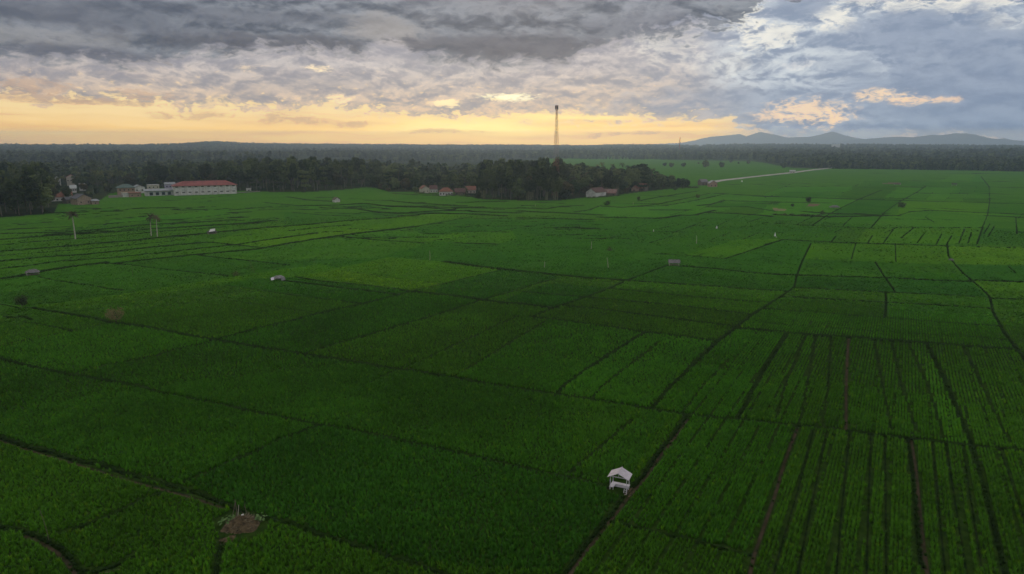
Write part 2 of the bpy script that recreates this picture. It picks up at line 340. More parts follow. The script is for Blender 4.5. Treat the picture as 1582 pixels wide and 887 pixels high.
# centre
L(2.2, 0, (925,337),(1010,339),(1027,338),(1053,334),(1073,334),(1088,330),(1106,326)); L(1.6, 0, (800,338),(850,339),(914,341)); L(2, 0, (800,327),(863,330),(931,334)); L(1.2, 0, (800,322),(843,324),(868,320),(900,319))
L(1.2, 0, (886,329),(911,326),(926,320),(962,322),(1015,317),(1053,309),(1096,300)); L(1, 0, (977,321),(1027,319),(1063,313),(1124,300)); L(1.2, 0, (984,312),(1015,306),(1055,300),(1080,296))
L(1.6, 0, (1078,319),(1098,317),(1121,311),(1200,314)); L(1, 0, (1095,321),(1154,321),(1200,328)); L(1.6, 0, (1091,330),(1129,331),(1189,335)); L(1.7, 0, (1164,304),(1200,305)); L(1.4, 0, (1007,326),(1065,326)); L(.8, 0, (1065,326),(1035,334))
L(.9, 0, (800,380),(838,382),(873,383),(914,374),(960,366)); L(.8, 0, (1037,362),(1073,349),(1100,338)); L(.8, 0, (1080,397),(1146,372),(1175,360)); L(.6, 0, (1035,395),(1098,372),(1130,360)); L(.8, 0, (1154,345),(1180,337))
L(1.6, 0, (400,354),(476,348),(541,342),(602,338),(668,330)); L(2.3, 0, (400,386),(450,377),(501,369),(551,362),(597,357),(638,352)); L(1.1, 0, (638,352),(678,346),(729,336))
L(1.8, 0, (364,380),(400,374),(450,367),(488,362)); L(1.2, 0, (448,358),(501,352),(541,349)); L(1.4, 0, (526,367),(589,373),(653,377)); L(1.6, 0, (703,377),(767,379)); L(.8, 0, (653,377),(703,377),(767,379),(838,382))
L(1.6, 0, (443,305),(476,310),(514,312)); L(2, 0, (501,325),(526,323),(551,324),(577,328),(615,331),(635,330)); L(1.3, 0, (635,329),(691,326),(716,321)); L(1.2, 0, (407,314),(463,319),(520,318),(562,315),(602,320),(648,321),(701,325))
L(1.7, 0, (668,330),(736,332),(782,335)); L(1, 0, (703,322),(800,323)); L(1.6, 0, (729,328),(800,330)); L(.9, 0, (400,326),(450,325),(501,325)); L(1, 0, (450,330),(501,334),(540,335)); L(2.2, 0, (384,346),(400,344),(422,342)); L(1.1, 0, (607,300),(690,304)); L(1, 0, (562,310),(602,311),(640,315),(703,318))
L(1.4, 0, (400,406),(450,412)); L(.8, 0, (610,399),(689,406)); L(.8, 0, (49,476),(203,455),(287,441),(400,424),(495,410),(589,399),(670,373),(740,366)); L(.9, 0, (249,452),(325,461),(400,473),(454,481),(492,486))
L(1.1, 0, (343,442),(400,450),(467,460),(562,471)); L(.9, 0, (330,439),(379,431)); L(.8, 0, (760,360),(860,345))
# left terraces
L(1.3, 0, (59,430),(95,437),(135,442),(162,447),(190,451)); L(1.2, 0, (160,409),(200,411),(243,417),(352,428)); L(1.5, 0, (295,395),(338,400),(400,406)); L(4, 0, (-150,446),(0,433),(27,429),(54,423),(108,414),(160,408))
L(2.2, 0, (178,409),(228,403),(295,396),(350,391),(400,386)); L(1.8, 0, (-100,425),(0,417),(41,413),(95,405),(149,402),(175,400),(221,395),(263,391),(304,386),(350,381),(364,380)); L(2, 0, (-100,412),(0,405),(81,398),(131,395),(188,389),(238,383),(287,379),(323,376)); L(1.5, 0, (323,376),(364,380),(400,384))
L(1.1, 0, (-100,403),(0,397),(90,390),(139,386),(188,381),(238,377),(285,372)); L(1.9, 0, (-100,396),(0,390),(90,383),(155,377),(208,373),(270,366),(320,362),(350,359),(400,354))
L(1.1, 0, (-100,386),(0,380),(90,372),(139,369),(205,363),(238,360),(303,355),(350,352)); L(1.6, 0, (-100,378),(0,372),(90,365),(147,362),(185,359),(238,355),(350,348),(384,346)); L(1.6, 0, (-100,369),(0,363),(90,361),(155,356),(221,349),(270,347),(320,344),(360,341)); L(.9, 0, (0,356),(90,353),(155,348),(205,344),(280,340))
L(2, 0, (60,331),(90,330),(130,329)); L(1.4, 0, (118,323),(150,323)); L(1.4, 0, (208,323),(270,322)); L(1.4, 0, (282,326),(317,325)); L(2, 0, (354,330),(384,329)); L(2, 0, (359,338),(380,337)); L(1.8, 0, (364,348),(400,346)); L(1.4, 0, (339,360),(400,354)); L(1, 0, (155,328),(190,327))
r5 = random.Random(5)
for i in range(120):
    x = r5.uniform(-60, 900); lo = 340 if x < 70 else (325 if x < 180 else (305 if x < 600 else 312))
    y = r5.uniform(lo, 372); ln = r5.uniform(20, 110) * (y - 226) / 120
    s = (-.085 if x < 450 else .01) + r5.uniform(-.03, .03)
    L(r5.uniform(.35, 1.0), 0, (x, y), (x + ln * .5, y + ln * .5 * s), (x + ln, y + ln * s))
for i in range(60):
    x = r5.uniform(900, 1650); y = r5.uniform(268, 372) if x > 1110 else r5.uniform(300, 372); ln = r5.uniform(30, 140)
    if r5.random() < .5: L(r5.uniform(.35, .8), 0, (x, y), (x + ln, y + ln * .02))
    else: L(r5.uniform(.35, .7), 0, (x, y), (x - (x - 1500) * .06 + 12, y - r5.uniform(6, 18)))
W_SEGS = []
def nx(p): return G(*p)
for t, k, pts in BK:
    ws = [G(*p) for p in pts]
    for i in range(len(ws) - 1):
        a, b = ws[i], ws[i + 1]; m = (a + b) / 2; d = (b - a); 
        if d.length < 1e-3: continue
        d.normalize(); n = Vector((-d.y, d.x, 0)); q0 = np.array(proj(m.x, m.y)); q1 = np.array(proj(m.x + n.x, m.y + n.y)); qd = np.array(proj(m.x + d.x, m.y + d.y)) - q0
        qd /= np.linalg.norm(qd) + 1e-9; v = q1 - q0
        ap = abs(v[0] * qd[1] - v[1] * qd[0])              # apparent width of one metre across the bank
        wd = t / max(ap, 1e-3)
        dist = m.length
        wd = min(max(wd, (.22 if dist < 130 else .45) if t < 1.2 else (.45 if dist < 120 else .55)), 1.2 + dist * .0105)
        W_SEGS.append((a.x, a.y, b.x, b.y, wd * .5, k, max(0, (1.35 - t) * .8) if dist < 170 else (max(0, (1.1 - t) * .8) if dist < 300 else 0)))
# plots beyond the frame of the photograph keep the same pattern of banks
for sgn in (-1, 1):
    for i in range(26):
        r_ = 50 * 1.13 ** i
        for a0 in (46, 58, 72, 90, 115, 145):
            a1 = a0 + 13
            p = (sgn * r_ * math.sin(R(a0)), r_ * math.cos(R(a0))); q = (sgn * r_ * 1.05 * math.sin(R(a1)), r_ * 1.05 * math.cos(R(a1)))
            W_SEGS.append((*p, *q, .6, 0, 0)); W_SEGS.append((*p, p[0] * 1.13, p[1] * 1.13, .5, 0, 0))

# strongly different plots: polygons on the ground with the colour of their crop
TINT = [  # (colour key, points)
 ('y2', ((440,430),(519,417),(600,400),(690,407),(773,419),(684,441),(635,452))), ('y3', ((470,428),(525,420),(640,436),(680,441),(640,450),(560,441))),
 ('y1', ((323,376),(400,354),(541,342),(668,330),(736,332),(638,352),(551,362),(450,377),(400,386))), ('y2', ((400,374),(488,362),(600,352),(551,362),(450,377),(400,386))),
 ('y1', ((655,373),(700,362),(790,358),(800,372),(767,379),(703,377))), ('y1', ((400,424),(495,410),(520,417),(454,429),(432,434),(400,432))), ('y1', ((49,476),(203,455),(287,441),(400,424),(400,432),(320,445),(200,463),(120,480))),
 ('d1', ((333,528),(400,509),(492,486),(616,457),(746,465),(670,490),(562,522),(470,549))), ('d2', ((684,441),(773,419),(840,424),(865,431),(800,448),(746,465),(670,456))),
 ('d1', ((119,580),(243,551),(333,528),(562,564),(765,598),(1005,635),(1037,641),(970,740),(939,757),(800,724),(494,660),(216,600))), ('d2', ((287,747),(494,660),(740,710),(939,757),(965,765),(870,890),(640,875),(497,831),(390,800))),
 ('d1', ((0,556),(216,600),(494,660),(287,747),(267,754),(117,714),(0,678))), ('n', ((1070,570),(1037,641),(1005,635),(900,740),(860,612))),
 ('y2', ((1463,382),(1582,385),(1700,388),(1700,414),(1582,412),(1476,411))), ('y1', ((1253,378),(1463,382),(1465,398),(1472,411),(1352,407),(1239,403))), ('d2', ((1230,430),(1364,432),(1499,437),(1523,461),(1366,453),(1228,446))), ('d1', ((1232,406),(1352,407),(1366,429),(1230,427))),
 ('d2', ((1476,412),(1582,413),(1700,414),(1700,443),(1582,438),(1500,435),(1485,422))), ('y1', ((1500,436),(1582,439),(1700,444),(1700,470),(1531,463))), ('d1', ((160,409),(295,396),(400,406),(610,399),(495,410),(400,424),(203,455),(49,476),(0,472),(0,434))),
 ('d1', ((440,330),(501,334),(577,328),(668,330),(602,338),(500,346),(440,350))), ('y1', ((1140,372),(1210,372),(1165,387),(1119,402),(1060,396))), ('y1', ((1393,311),(1529,315),(1525,335),(1439,327),(1386,335))), ('d1', ((1327,309),(1393,311),(1345,354),(1254,350))), ('y1', ((1340,354),(1518,354),(1509,379),(1322,377))), ('d1', ((1518,353),(1600,356),(1600,384),(1509,379))),
 ('bp', ((1193,323),(1208,324),(1217,325.5),(1212,327.5),(1196,326.5))), ('br', ((1250,316.5),(1268,317),(1262,320),(1246,321))), ('br', ((1362,283.4),(1392,283.6),(1391,286),(1364,285.2))),
 ('d1', ((1529,315),(1582,316),(1700,318),(1700,331),(1523,331))), ('d2', ((845,440),(941,447),(854,478),(800,471),(780,465))),
]
KEY = {'n': (1, 1, 1), 'y1': (1.35, 1.22, .9), 'y2': (1.6, 1.32, .9), 'y3': (2.1, 1.5, .85), 'd1': (.85, .92, 1.0), 'd2': (.68, .82, 1.05), 'bp': (4.2, 1.15, 8.0), 'br': (3.2, .68, 7.0)}
def inpoly(x, y, poly):
    ins = np.zeros(x.shape, bool); n = len(poly)
    for i in range(n):
        x0, y0 = poly[i]; x1, y1 = poly[(i + 1) % n]
        if y0 == y1: continue
        c = ((y0 > y) != (y1 > y)) & (x < (x1 - x0) * (y - y0) / (y1 - y0) + x0)
        ins ^= c
    return ins
# connected plots: raster of the banks on the traced plan
RX0, RY0, RW, RH = -300, 240, 1100, 350
rast = np.zeros((RH, RW), np.uint8)
for t, k, pts in BK:
    for i in range(len(pts) - 1):
        (xa, ya), (xb, yb) = pts[i], pts[i + 1]; n = int(max(abs(xb - xa), abs(yb - ya)) * 1.2) + 2
        ex = 4 / max(math.hypot(xb - xa, yb - ya), 1)
        tt = np.linspace(-ex if i == 0 else 0, 1 + ex if i == len(pts) - 2 else 1, n)
        ix = ((xa + (xb - xa) * tt - RX0) / 2).astype(int); iy = ((ya + (yb - ya) * tt - RY0) / 2).astype(int)
        ok = (ix >= 0) & (ix < RW) & (iy >= 0) & (iy < RH); rast[iy[ok], ix[ok]] = 1
        ok2 = ok & (ix + 1 < RW); rast[iy[ok2], ix[ok2] + 1] = 1
lab = np.full(RH * RW, -1, np.int32); fl = rast.ravel(); ncomp = 0
for s0 in range(RH * RW):
    if fl[s0] or lab[s0] >= 0: continue
    st = [s0]; lab[s0] = ncomp
    while st:
        c = st.pop(); xx = c % RW
        for d in (c - 1 if xx else -1, c + 1 if xx < RW - 1 else -1, c - RW, c + RW):
            if 0 <= d < RH * RW and not fl[d] and lab[d] < 0: lab[d] = ncomp; st.append(d)
    ncomp += 1
# spread the numbers over the bank pixels
lab = lab.reshape(RH, RW)
for _ in range(3):
    for dy, dx in ((0, 1), (1, 0), (0, -1), (-1, 0)):
        sh = np.roll(lab, (dy, dx), (0, 1)); lab = np.where(lab < 0, sh, lab)
comp_t = 1 + (rng.random((ncomp + 1, 1)) - .5) * .42 + (rng.random((ncomp + 1, 3)) - .5) * np.array([.22, .06, .14])
def plot_tint(X, Y):
    px, py = proj(X, Y)
    ix = ((px - RX0) / 2).astype(int).clip(0, RW - 1); iy = ((py - RY0) / 2).astype(int).clip(0, RH - 1)
    t = comp_t[lab[iy, ix]].copy()
    vis = (Y > 20)
    for key, poly in TINT:
        m = inpoly(px, py, poly) & vis
        if m.any():
            jit = comp_t[lab[iy[m], ix[m]]]
            t[m] = np.array(KEY[key]) * (1 + (jit - 1) * .5)
    return t
def edge_attr(Xs, Ys, cols_az=None, rows_r=None):
    """distance to the nearest bank over its half width, and whether it is bare earth; points given as a polar grid"""
    nr, na = Xs.shape; ed = np.full((nr, na), 9.0, np.float32); gp = np.full((nr, na), 9.0, np.float32); kd = np.zeros((nr, na), np.float32); wk = np.full((nr, na), 9.0, np.float32)
    for ax, ay, bx, by, hw, k, weak in W_SEGS:
        pad = hw * 6 + 1.0
        r0 = min(math.hypot(ax, ay), math.hypot(bx, by)) ; r1 = max(math.hypot(ax, ay), math.hypot(bx, by))
        dx, dy = bx - ax, by - ay; l2 = dx * dx + dy * dy + 1e-9
        tt = max(0, min(1, -(ax * dx + ay * dy) / l2)); rm = math.hypot(ax + tt * dx, ay + tt * dy)
        a0, a1 = math.atan2(ax, ay), math.atan2(bx, by)
        if abs(a0 - a1) > 3: continue
        pa = pad / max(rm, 10)
        i0, i1 = np.searchsorted(rows_r, [rm - pad, r1 + pad]); j0, j1 = np.searchsorted(cols_az, [min(a0, a1) - pa, max(a0, a1) + pa])
        if i1 <= i0 or j1 <= j0: continue
        sx, sy = Xs[i0:i1, j0:j1], Ys[i0:i1, j0:j1]
        t = (((sx - ax) * dx + (sy - ay) * dy) / l2).clip(0, 1)
        dd = np.hypot(sx - ax - t * dx, sy - ay - t * dy) / hw + weak
        gp[i0:i1, j0:j1] = np.minimum(gp[i0:i1, j0:j1], (dd - 1 - .0) * hw)
        old = ed[i0:i1, j0:j1]; m = dd < old
        ed[i0:i1, j0:j1] = np.where(m, dd, old)
        if k:
            ow = wk[i0:i1, j0:j1]; wk[i0:i1, j0:j1] = np.minimum(ow, dd)
    kd = (1.35 - wk).clip(0, 1)
    return ed, kd, gp
def smooth01(x): x = x.clip(0, 1); return x * x * (3 - 2 * x)

# ------------------------------------------------------------------ relief
def vnoise(x, y, s):
    x = x / s; y = y / s; xi = np.floor(x).astype(np.int64); yi = np.floor(y).astype(np.int64); fx = smooth01(x - xi); fy = smooth01(y - yi)
    h = lambda a, b: ((np.sin(a * 127.1 + b * 311.7) * 43758.5453) % 1.0)
    return (h(xi, yi) * (1 - fx) + h(xi + 1, yi) * fx) * (1 - fy) + (h(xi, yi + 1) * (1 - fx) + h(xi + 1, yi + 1) * fx) * fy
def relief(X, Y):
    r = np.hypot(X, Y); a = np.degrees(np.arctan2(X, Y))
    n = vnoise(X, Y, 900) * .6 + vnoise(X + 999, Y, 350) * .3 + vnoise(X, Y + 555, 150) * .1
    sky = np.interp(a, [-180, -60, -36.7, -33, -28, -25.5, -23.5, -21, -17, -10, 0, 6, 10, 13, 16, 22, 30, 36, 60, 180],
                    [60, 50, 46, 47, 44, 48, 58, 48, 45, 41, 38, 37, 44, 38, 46, 48, 45, 43, 50, 60])
    far = smooth01((r - 2600) / 2200) * (1 - .85 * smooth01((r - 5600) / 1500))
    z = far * (sky - 14 + (n - .5) * 26)
    start = np.interp(a, [-180, -40, -15, -8, 8, 13, 19, 40, 180], [1100, 1100, 1250, 1900, 2000, 1900, 1500, 1500, 1100])
    z += smooth01((r - start) / 500) * (n * 14) * (1 - far)
    return z
# ------------------------------------------------------------------ ground sheet
azf = np.arange(-47, 47.001, .062)
azs = np.concatenate([np.arange(-180, -47, 3.0), azf, np.arange(49, 180.1, 3.0)]); azs = np.radians(azs)
ang = np.arange(38.0, 1.62, -.05)
rr = CAM_H / np.tan(np.radians(ang))
rows = np.concatenate([[1, 12, 24, 36], rr[rr > 46], np.geomspace(1430, 14800, 80)])
RR, AA = np.meshgrid(rows, azs, indexing='ij'); GX = RR * np.sin(AA); GY = RR * np.cos(AA)
ed, kd, gp = edge_attr(GX, GY, azs, rows)
tint = plot_tint(GX.ravel(), GY.ravel())
e1 = smooth01((ed - .55) / .7)
near = 1 - smooth01((RR - 150) / 130)
hgt = .62 - .37 * near
bank_h = .10 + .36 * smooth01((RR - 330) / 120)
z = bank_h + (hgt - bank_h) * e1
micro = (vnoise(GX, GY, 1.1) - .5) * .22 + (vnoise(GX + 50, GY, .45) - .5) * .14
z = z + micro * e1 * (1 - near) * (RR < 700) - .0 
z = z + (vnoise(GX, GY, 60) - .5) * .5 * (RR > 250) * smooth01((RR - 250) / 200)
z = z + relief(GX, GY)
nr, na = GX.shape
idx = np.arange(nr * na, dtype=np.int32).reshape(nr, na)
quads = np.stack([idx[:-1, :-1], idx[:-1, 1:], idx[1:, 1:], idx[1:, :-1]], -1).reshape(-1, 4)[:, ::-1]
me = bpy.data.meshes.new('ground')
me.vertices.add(nr * na); me.vertices.foreach_set('co', np.stack([GX, GY, z], -1).astype(np.float32).ravel())
me.loops.add(quads.size); me.loops.foreach_set('vertex_index', quads.ravel().astype(np.int32))
me.polygons.add(len(quads)); me.polygons.foreach_set('loop_start', np.arange(0, quads.size, 4, dtype=np.int32))
me.polygons.foreach_set('use_smooth', np.ones(len(quads), bool))
me.update(calc_edges=True)
at = me.attributes.new('tint', 'FLOAT_VECTOR', 'POINT'); at.data.foreach_set('vector', tint.astype(np.float32).ravel())
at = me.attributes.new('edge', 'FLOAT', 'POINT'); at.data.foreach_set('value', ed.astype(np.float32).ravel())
at = me.attributes.new('earth', 'FLOAT', 'POINT'); at.data.foreach_set('value', kd.astype(np.float32).ravel())
a_deg = np.degrees(AA)
wood = smooth01((RR - np.interp(a_deg, [-180, -40, -15, -8, 1.5, 3, 8, 13, 19, 22, 40, 180], [950, 950, 1000, 1250, 1350, 2250, 2300, 2000, 1800, 1340, 1340, 950])) / 60)
# ground of the village belt lies in the trees, not in the crop
FX = [-400, -100, 0, 60, 84, 90, 148, 170, 188, 240, 300, 366, 400, 470, 540, 566, 580, 600, 650, 706, 740, 800, 865, 900, 925, 960, 1010, 1050, 1085, 1108, 1112, 1116]
FY = [360, 345, 337, 333, 330, 316, 314, 300, 297, 291, 289, 295, 297, 297, 292.5, 289.5, 291, 297, 297, 298, 308, 310, 310.5, 306, 302, 301, 295, 291, 289, 286, 270, 240]
gpx, gpy = proj(GX, np.maximum(GY, 1.0)); belt = (GY > 50) & (gpy < np.interp(gpx, FX, FY) + .6) & (RR < np.interp(gpx, [-400, 540, 600, 700, 900, 1000, 1060, 1110], [1500, 1300, 980, 900, 820, 800, 720, 680]))
wood = np.maximum(wood, belt * 1.0)
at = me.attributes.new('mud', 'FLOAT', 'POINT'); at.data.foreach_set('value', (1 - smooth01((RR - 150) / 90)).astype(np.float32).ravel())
at = me.attributes.new('wood', 'FLOAT', 'POINT'); at.data.foreach_set('value', wood.astype(np.float32).ravel())
del quads

RICE = (.041, .142, .008)
def attr(nt, name, typ='GEOMETRY', out='Fac'):
    n = nt.nodes.new('ShaderNodeAttribute'); n.attribute_name = name; n.attribute_type = typ
    return n.outputs[out]
m, nt, b = new_mat('field_ground')
tcn = nt.nodes.new('ShaderNodeTexCoord'); pos = tcn.outputs['Object']
sp = nt.nodes.new('ShaderNodeSeparateXYZ'); nt.links.new(pos, sp.inputs[0])
tn = attr(nt, 'tint', out='Vector')
n1 = noise(nt, pos, .035, 5, .6); n2 = noise(nt, pos, .9, 5, .7); n3 = noise(nt, pos, 2.6, 3, .7); n4 = noise(nt, pos, .25, 6, .7)
rice = mix(nt, n1.ss(.35, .65), (RICE[0] * 1.05, RICE[1] * 1.0, RICE[2] * 1.6, 1), (RICE[0] * 1.5, RICE[1] * 1.3, RICE[2] * 1.5, 1))
rice = mix(nt, n2.ss(.42, .66) * .55, rice, (RICE[0] * .5, RICE[1] * .55, RICE[2] * .8, 1))
rice = mix(nt, n3.ss(.50, .68) * .45, rice, (RICE[0] * 1.7, RICE[1] * 1.35, RICE[2] * 1.0, 1))
mv = nt.nodes.new('ShaderNodeMix'); mv.data_type = 'RGBA'; mv.blend_type = 'MULTIPLY'; mv.inputs[0].default_value = 1; mv.clamp_result = False
nt.links.new(rice, mv.inputs[6]); nt.links.new(tn, mv.inputs[7]); rice = mv.outputs[2]
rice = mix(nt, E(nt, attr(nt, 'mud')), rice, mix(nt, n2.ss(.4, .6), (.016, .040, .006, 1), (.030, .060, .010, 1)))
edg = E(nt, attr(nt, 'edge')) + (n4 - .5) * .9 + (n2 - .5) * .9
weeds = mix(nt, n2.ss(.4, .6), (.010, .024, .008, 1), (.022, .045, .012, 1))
earth = mix(nt, n4.ss(.35, .65), (.080, .060, .040, 1), (.036, .036, .018, 1))
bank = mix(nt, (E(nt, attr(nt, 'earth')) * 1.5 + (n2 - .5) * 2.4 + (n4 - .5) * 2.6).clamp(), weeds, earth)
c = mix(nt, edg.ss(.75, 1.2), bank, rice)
forest = mix(nt, noise(nt, pos, .02, 6, .6).ss(.4, .6), (.014, .024, .011, 1), (.034, .04, .02, 1))
c = mix(nt, E(nt, attr(nt, 'wood')) + (n1 - .5) * 1.0, c, forest)
nt.links.new(c, b.inputs['Base Color']); b.inputs['Roughness'].default_value = .9; b.inputs['Specular IOR Level'].default_value = .0
bp = nt.nodes.new('ShaderNodeBump'); bp.inputs['Strength'].default_value = .8; bp.inputs['Distance'].default_value = .35
nt.links.new((n2 * .6 + n3 * .4).v, bp.inputs['Height']); nt.links.new(bp.outputs[0], b.inputs['Normal'])
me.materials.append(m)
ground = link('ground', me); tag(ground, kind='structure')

# ------------------------------------------------------------------ instancing on points for what nobody could count
def scatter(name, pts, rot, scl_, pick, protos, attrs=None):
    me = bpy.data.meshes.new(name); n = len(pts)
    me.vertices.add(n); me.vertices.foreach_set('co', pts.astype(np.float32).ravel())
    a = me.attributes.new('rotz', 'FLOAT', 'POINT'); a.data.foreach_set('value', rot.astype(np.float32))
    a = me.attributes.new('scl', 'FLOAT', 'POINT'); a.data.foreach_set('value', scl_.astype(np.float32))
    a = me.attributes.new('pick', 'INT', 'POINT'); a.data.foreach_set('value', pick.astype(np.int32))
    for k, v in (attrs or {}).items():
        a = me.attributes.new(k, 'FLOAT_VECTOR', 'POINT'); a.data.foreach_set('vector', v.astype(np.float32).ravel())
    o = link(name, me)
    src = bpy.data.collections.new(name + '_kinds')
    for i, (pm_, mats) in enumerate(protos):
        po = bpy.data.objects.new('%s_kind_%02d' % (name, i), pm_); src.objects.link(po)
    ng = bpy.data.node_groups.new(name, 'GeometryNodeTree')
    ng.interface.new_socket('Geometry', in_out='INPUT', socket_type='NodeSocketGeometry'); ng.interface.new_socket('Geometry', in_out='OUTPUT', socket_type='NodeSocketGeometry')
    N = ng.nodes; K = ng.links
    gi = N.new('NodeGroupInput'); go = N.new('NodeGroupOutput'); m2p = N.new('GeometryNodeMeshToPoints'); iop = N.new('GeometryNodeInstanceOnPoints'); ci = N.new('GeometryNodeCollectionInfo')
    ci.inputs['Collection'].default_value = src; ci.inputs['Separate Children'].default_value = True; ci.inputs['Reset Children'].default_value = True
    def na(nm, t):
        x = N.new('GeometryNodeInputNamedAttribute'); x.data_type = t; x.inputs['Name'].default_value = nm; return x.outputs['Attribute']
    K.new(gi.outputs[0], m2p.inputs[0]); K.new(m2p.outputs[0], iop.inputs['Points']); K.new(ci.outputs[0], iop.inputs['Instance']); iop.inputs['Pick Instance'].default_value = True
    K.new(na('pick', 'INT'), iop.inputs['Instance Index'])
    cx = N.new('ShaderNodeCombineXYZ'); K.new(na('rotz', 'FLOAT'), cx.inputs[2]); er = N.new('FunctionNodeEulerToRotation'); K.new(cx.outputs[0], er.inputs[0]); K.new(er.outputs[0], iop.inputs['Rotation'])
    cs = N.new('ShaderNodeCombineXYZ'); s_ = na('scl', 'FLOAT')
    for i in range(3): K.new(s_, cs.inputs[i])
    K.new(cs.outputs[0], iop.inputs['Scale']); K.new(iop.outputs[0], go.inputs[0])
    md = o.modifiers.new('instances', 'NODES'); md.node_group = ng
    return o

# ------------------------------------------------------------------ rice plants of the nearer plots
m, nt, b = new_mat('rice_leaf')
tn = attr(nt, 'ptint', 'INSTANCER', 'Vector'); g = nt.nodes.new('ShaderNodeNewGeometry'); tcn = nt.nodes.new('ShaderNodeTexCoord')
sp = nt.nodes.new('ShaderNodeSeparateXYZ'); nt.links.new(tcn.outputs['Object'], sp.inputs[0])
c = mix(nt, E(nt, g.outputs['Random Per Island']), (RICE[0] * 1.0, RICE[1] * 1.05, RICE[2], 1), (RICE[0] * 1.9, RICE[1] * 1.6, RICE[2] * 1.4, 1))
mv = nt.nodes.new('ShaderNodeMix'); mv.data_type = 'RGBA'; mv.blend_type = 'MULTIPLY'; mv.inputs[0].default_value = 1; mv.clamp_result = False
nt.links.new(c, mv.inputs[6]); nt.links.new(tn, mv.inputs[7]); c = mv.outputs[2]
nt.links.new(c, b.inputs['Base Color']); b.inputs['Roughness'].default_value = .7; b.inputs['Specular IOR Level'].default_value = .1
tr = nt.nodes.new('ShaderNodeBsdfTranslucent'); nt.links.new(c, tr.inputs[0]); ms = nt.nodes.new('ShaderNodeMixShader'); ms.inputs[0].default_value = .35
nt.links.new(b.outputs[0], ms.inputs[1]); nt.links.new(tr.outputs[0], ms.inputs[2]); nt.links.new(ms.outputs[0], nt.nodes['Material Output'].inputs[0])
rice_mat = m
def tuft(seed, n=15, h=.72, spread=.30, wdt=.035):
    r = random.Random(seed); V = []; F = []
    for i in range(n):
        a = r.uniform(0, 2 * math.pi); hh = h * r.uniform(.65, 1.1); s = spread * r.uniform(.25, 1.1); bx, by = r.uniform(-.09, .09), r.uniform(-.09, .09)
        dx, dy = math.cos(a), math.sin(a); w_ = wdt * r.uniform(.7, 1.3); k = len(V)
        for t, ww in ((0, 1), (.6, 1.0), (1, .15)):
            q = s * t ** 2; x = bx + dx * q; y = by + dy * q; z_ = hh * (t - .12 * t * t * t)
            V += [(x - dy * w_ * ww, y + dx * w_ * ww, z_), (x + dy * w_ * ww, y - dx * w_ * ww, z_)]
        F += [(k, k + 1, k + 3, k + 2), (k + 2, k + 3, k + 5, k + 4)]
    return mesh_from('rice_tuft', V, F, rice_mat)
tufts = [(tuft(i), None) for i in range(5)] + [(tuft(20 + i, 22, .66, .55, .06), None) for i in range(4)]
rowdir = (G(967, 765) - G(1039, 676)).normalized()
P_all = []; S_all = []; K_all = []; 
def plant(r0, r1, su, sv, rows_):
    ext = r1 * 1.02
    u = np.arange(-ext, ext, su); v = np.arange(-ext, ext, sv)
    U, V_ = np.meshgrid(u, v, indexing='ij'); U = U + (rng.random(U.shape) - .5) * su * .8
    jit = .16 if (rows_ and r1 <= 190) else 1.0
    V_ = V_ + (rng.random(V_.shape) - .5) * sv * jit
    x = U * rowdir.x - V_ * rowdir.y; y = U * rowdir.y + V_ * rowdir.x
    x, y, vv = x.ravel(), y.ravel(), np.broadcast_to(np.arange(len(v))[None, :], U.shape).ravel()
    r = np.hypot(x, y); a = np.degrees(np.arctan2(x, y)); ok = (r >= r0) & (r < r1) & (np.abs(a) < 45) & (y > 0)
    return x[ok], y[ok], vv[ok], r[ok]
def edge_at(x, y):
    r = np.hypot(x, y); a = np.arctan2(x, y)
    i = np.searchsorted(rows, r).clip(1, nr - 1); j = np.searchsorted(azs, a).clip(1, na - 1)
    i = np.where(np.abs(rows[i - 1] - r) < np.abs(rows[i] - r), i - 1, i); j = np.where(np.abs(azs[j - 1] - a) < np.abs(azs[j] - a), j - 1, j)
    return gp[i, j], kd[i, j]
XS, YS, SS, PK = [], [], [], []
for (r0, r1, su, sv, big) in ((58, 125, .34, .40, 0), (125, 190, .48, .52, 0), (190, 280, .85, .9, 1), (280, 400, 1.6, 1.6, 1)):
    for right in (0, 1):
        x, y, vv, r = plant(r0, r1, su, sv, right)
        px, py = proj(x, y)
        # rows are visible in the plots right of the long bank, the others look unrowed
        isr = ((x - G(967, 765).x) * (-rowdir.y) + (y - G(967, 765).y) * rowdir.x) * (1 if -rowdir.y > 0 else -1) > 0
        ok = isr if right else ~isr
        if right:
            per = 6 if r0 < 120 else 7
            gap = (vv % per == 0) & (rng.random(len(x)) < (.72 if r0 < 120 else .45) * (.5 + vnoise(x, y, 9))); ok = ok & ~(gap & (r < 190))
        e_, k_ = edge_at(x, y); ok = ok & (e_ > (.16 if r0 < 120 else .22 if r0 < 180 else .55 if r0 < 270 else 1.0) + rng.random(len(x)) * .12)
        # bare mound and the trodden place by the shelter
        mx = (px - 372) / 42; my = (py - 815) / 24; ok &= (mx * mx + my * my) > 1
        mx = (px - 958) / 24; my = (py - 757) / 13; ok &= (mx * mx + my * my) > 1
        x, y, r = x[ok], y[ok], r[ok]
        s = (.88 + rng.random(len(x)) * .3) * (.92 + .35 * (vnoise(x, y, 3.5) - .3))
        if big: s *= 1.15
        if r0 >= 280: s *= 1.2
        XS.append(x); YS.append(y); SS.append(s); PK.append(rng.integers(0, 5, len(x)) if not big else rng.integers(5, 9, len(x)))
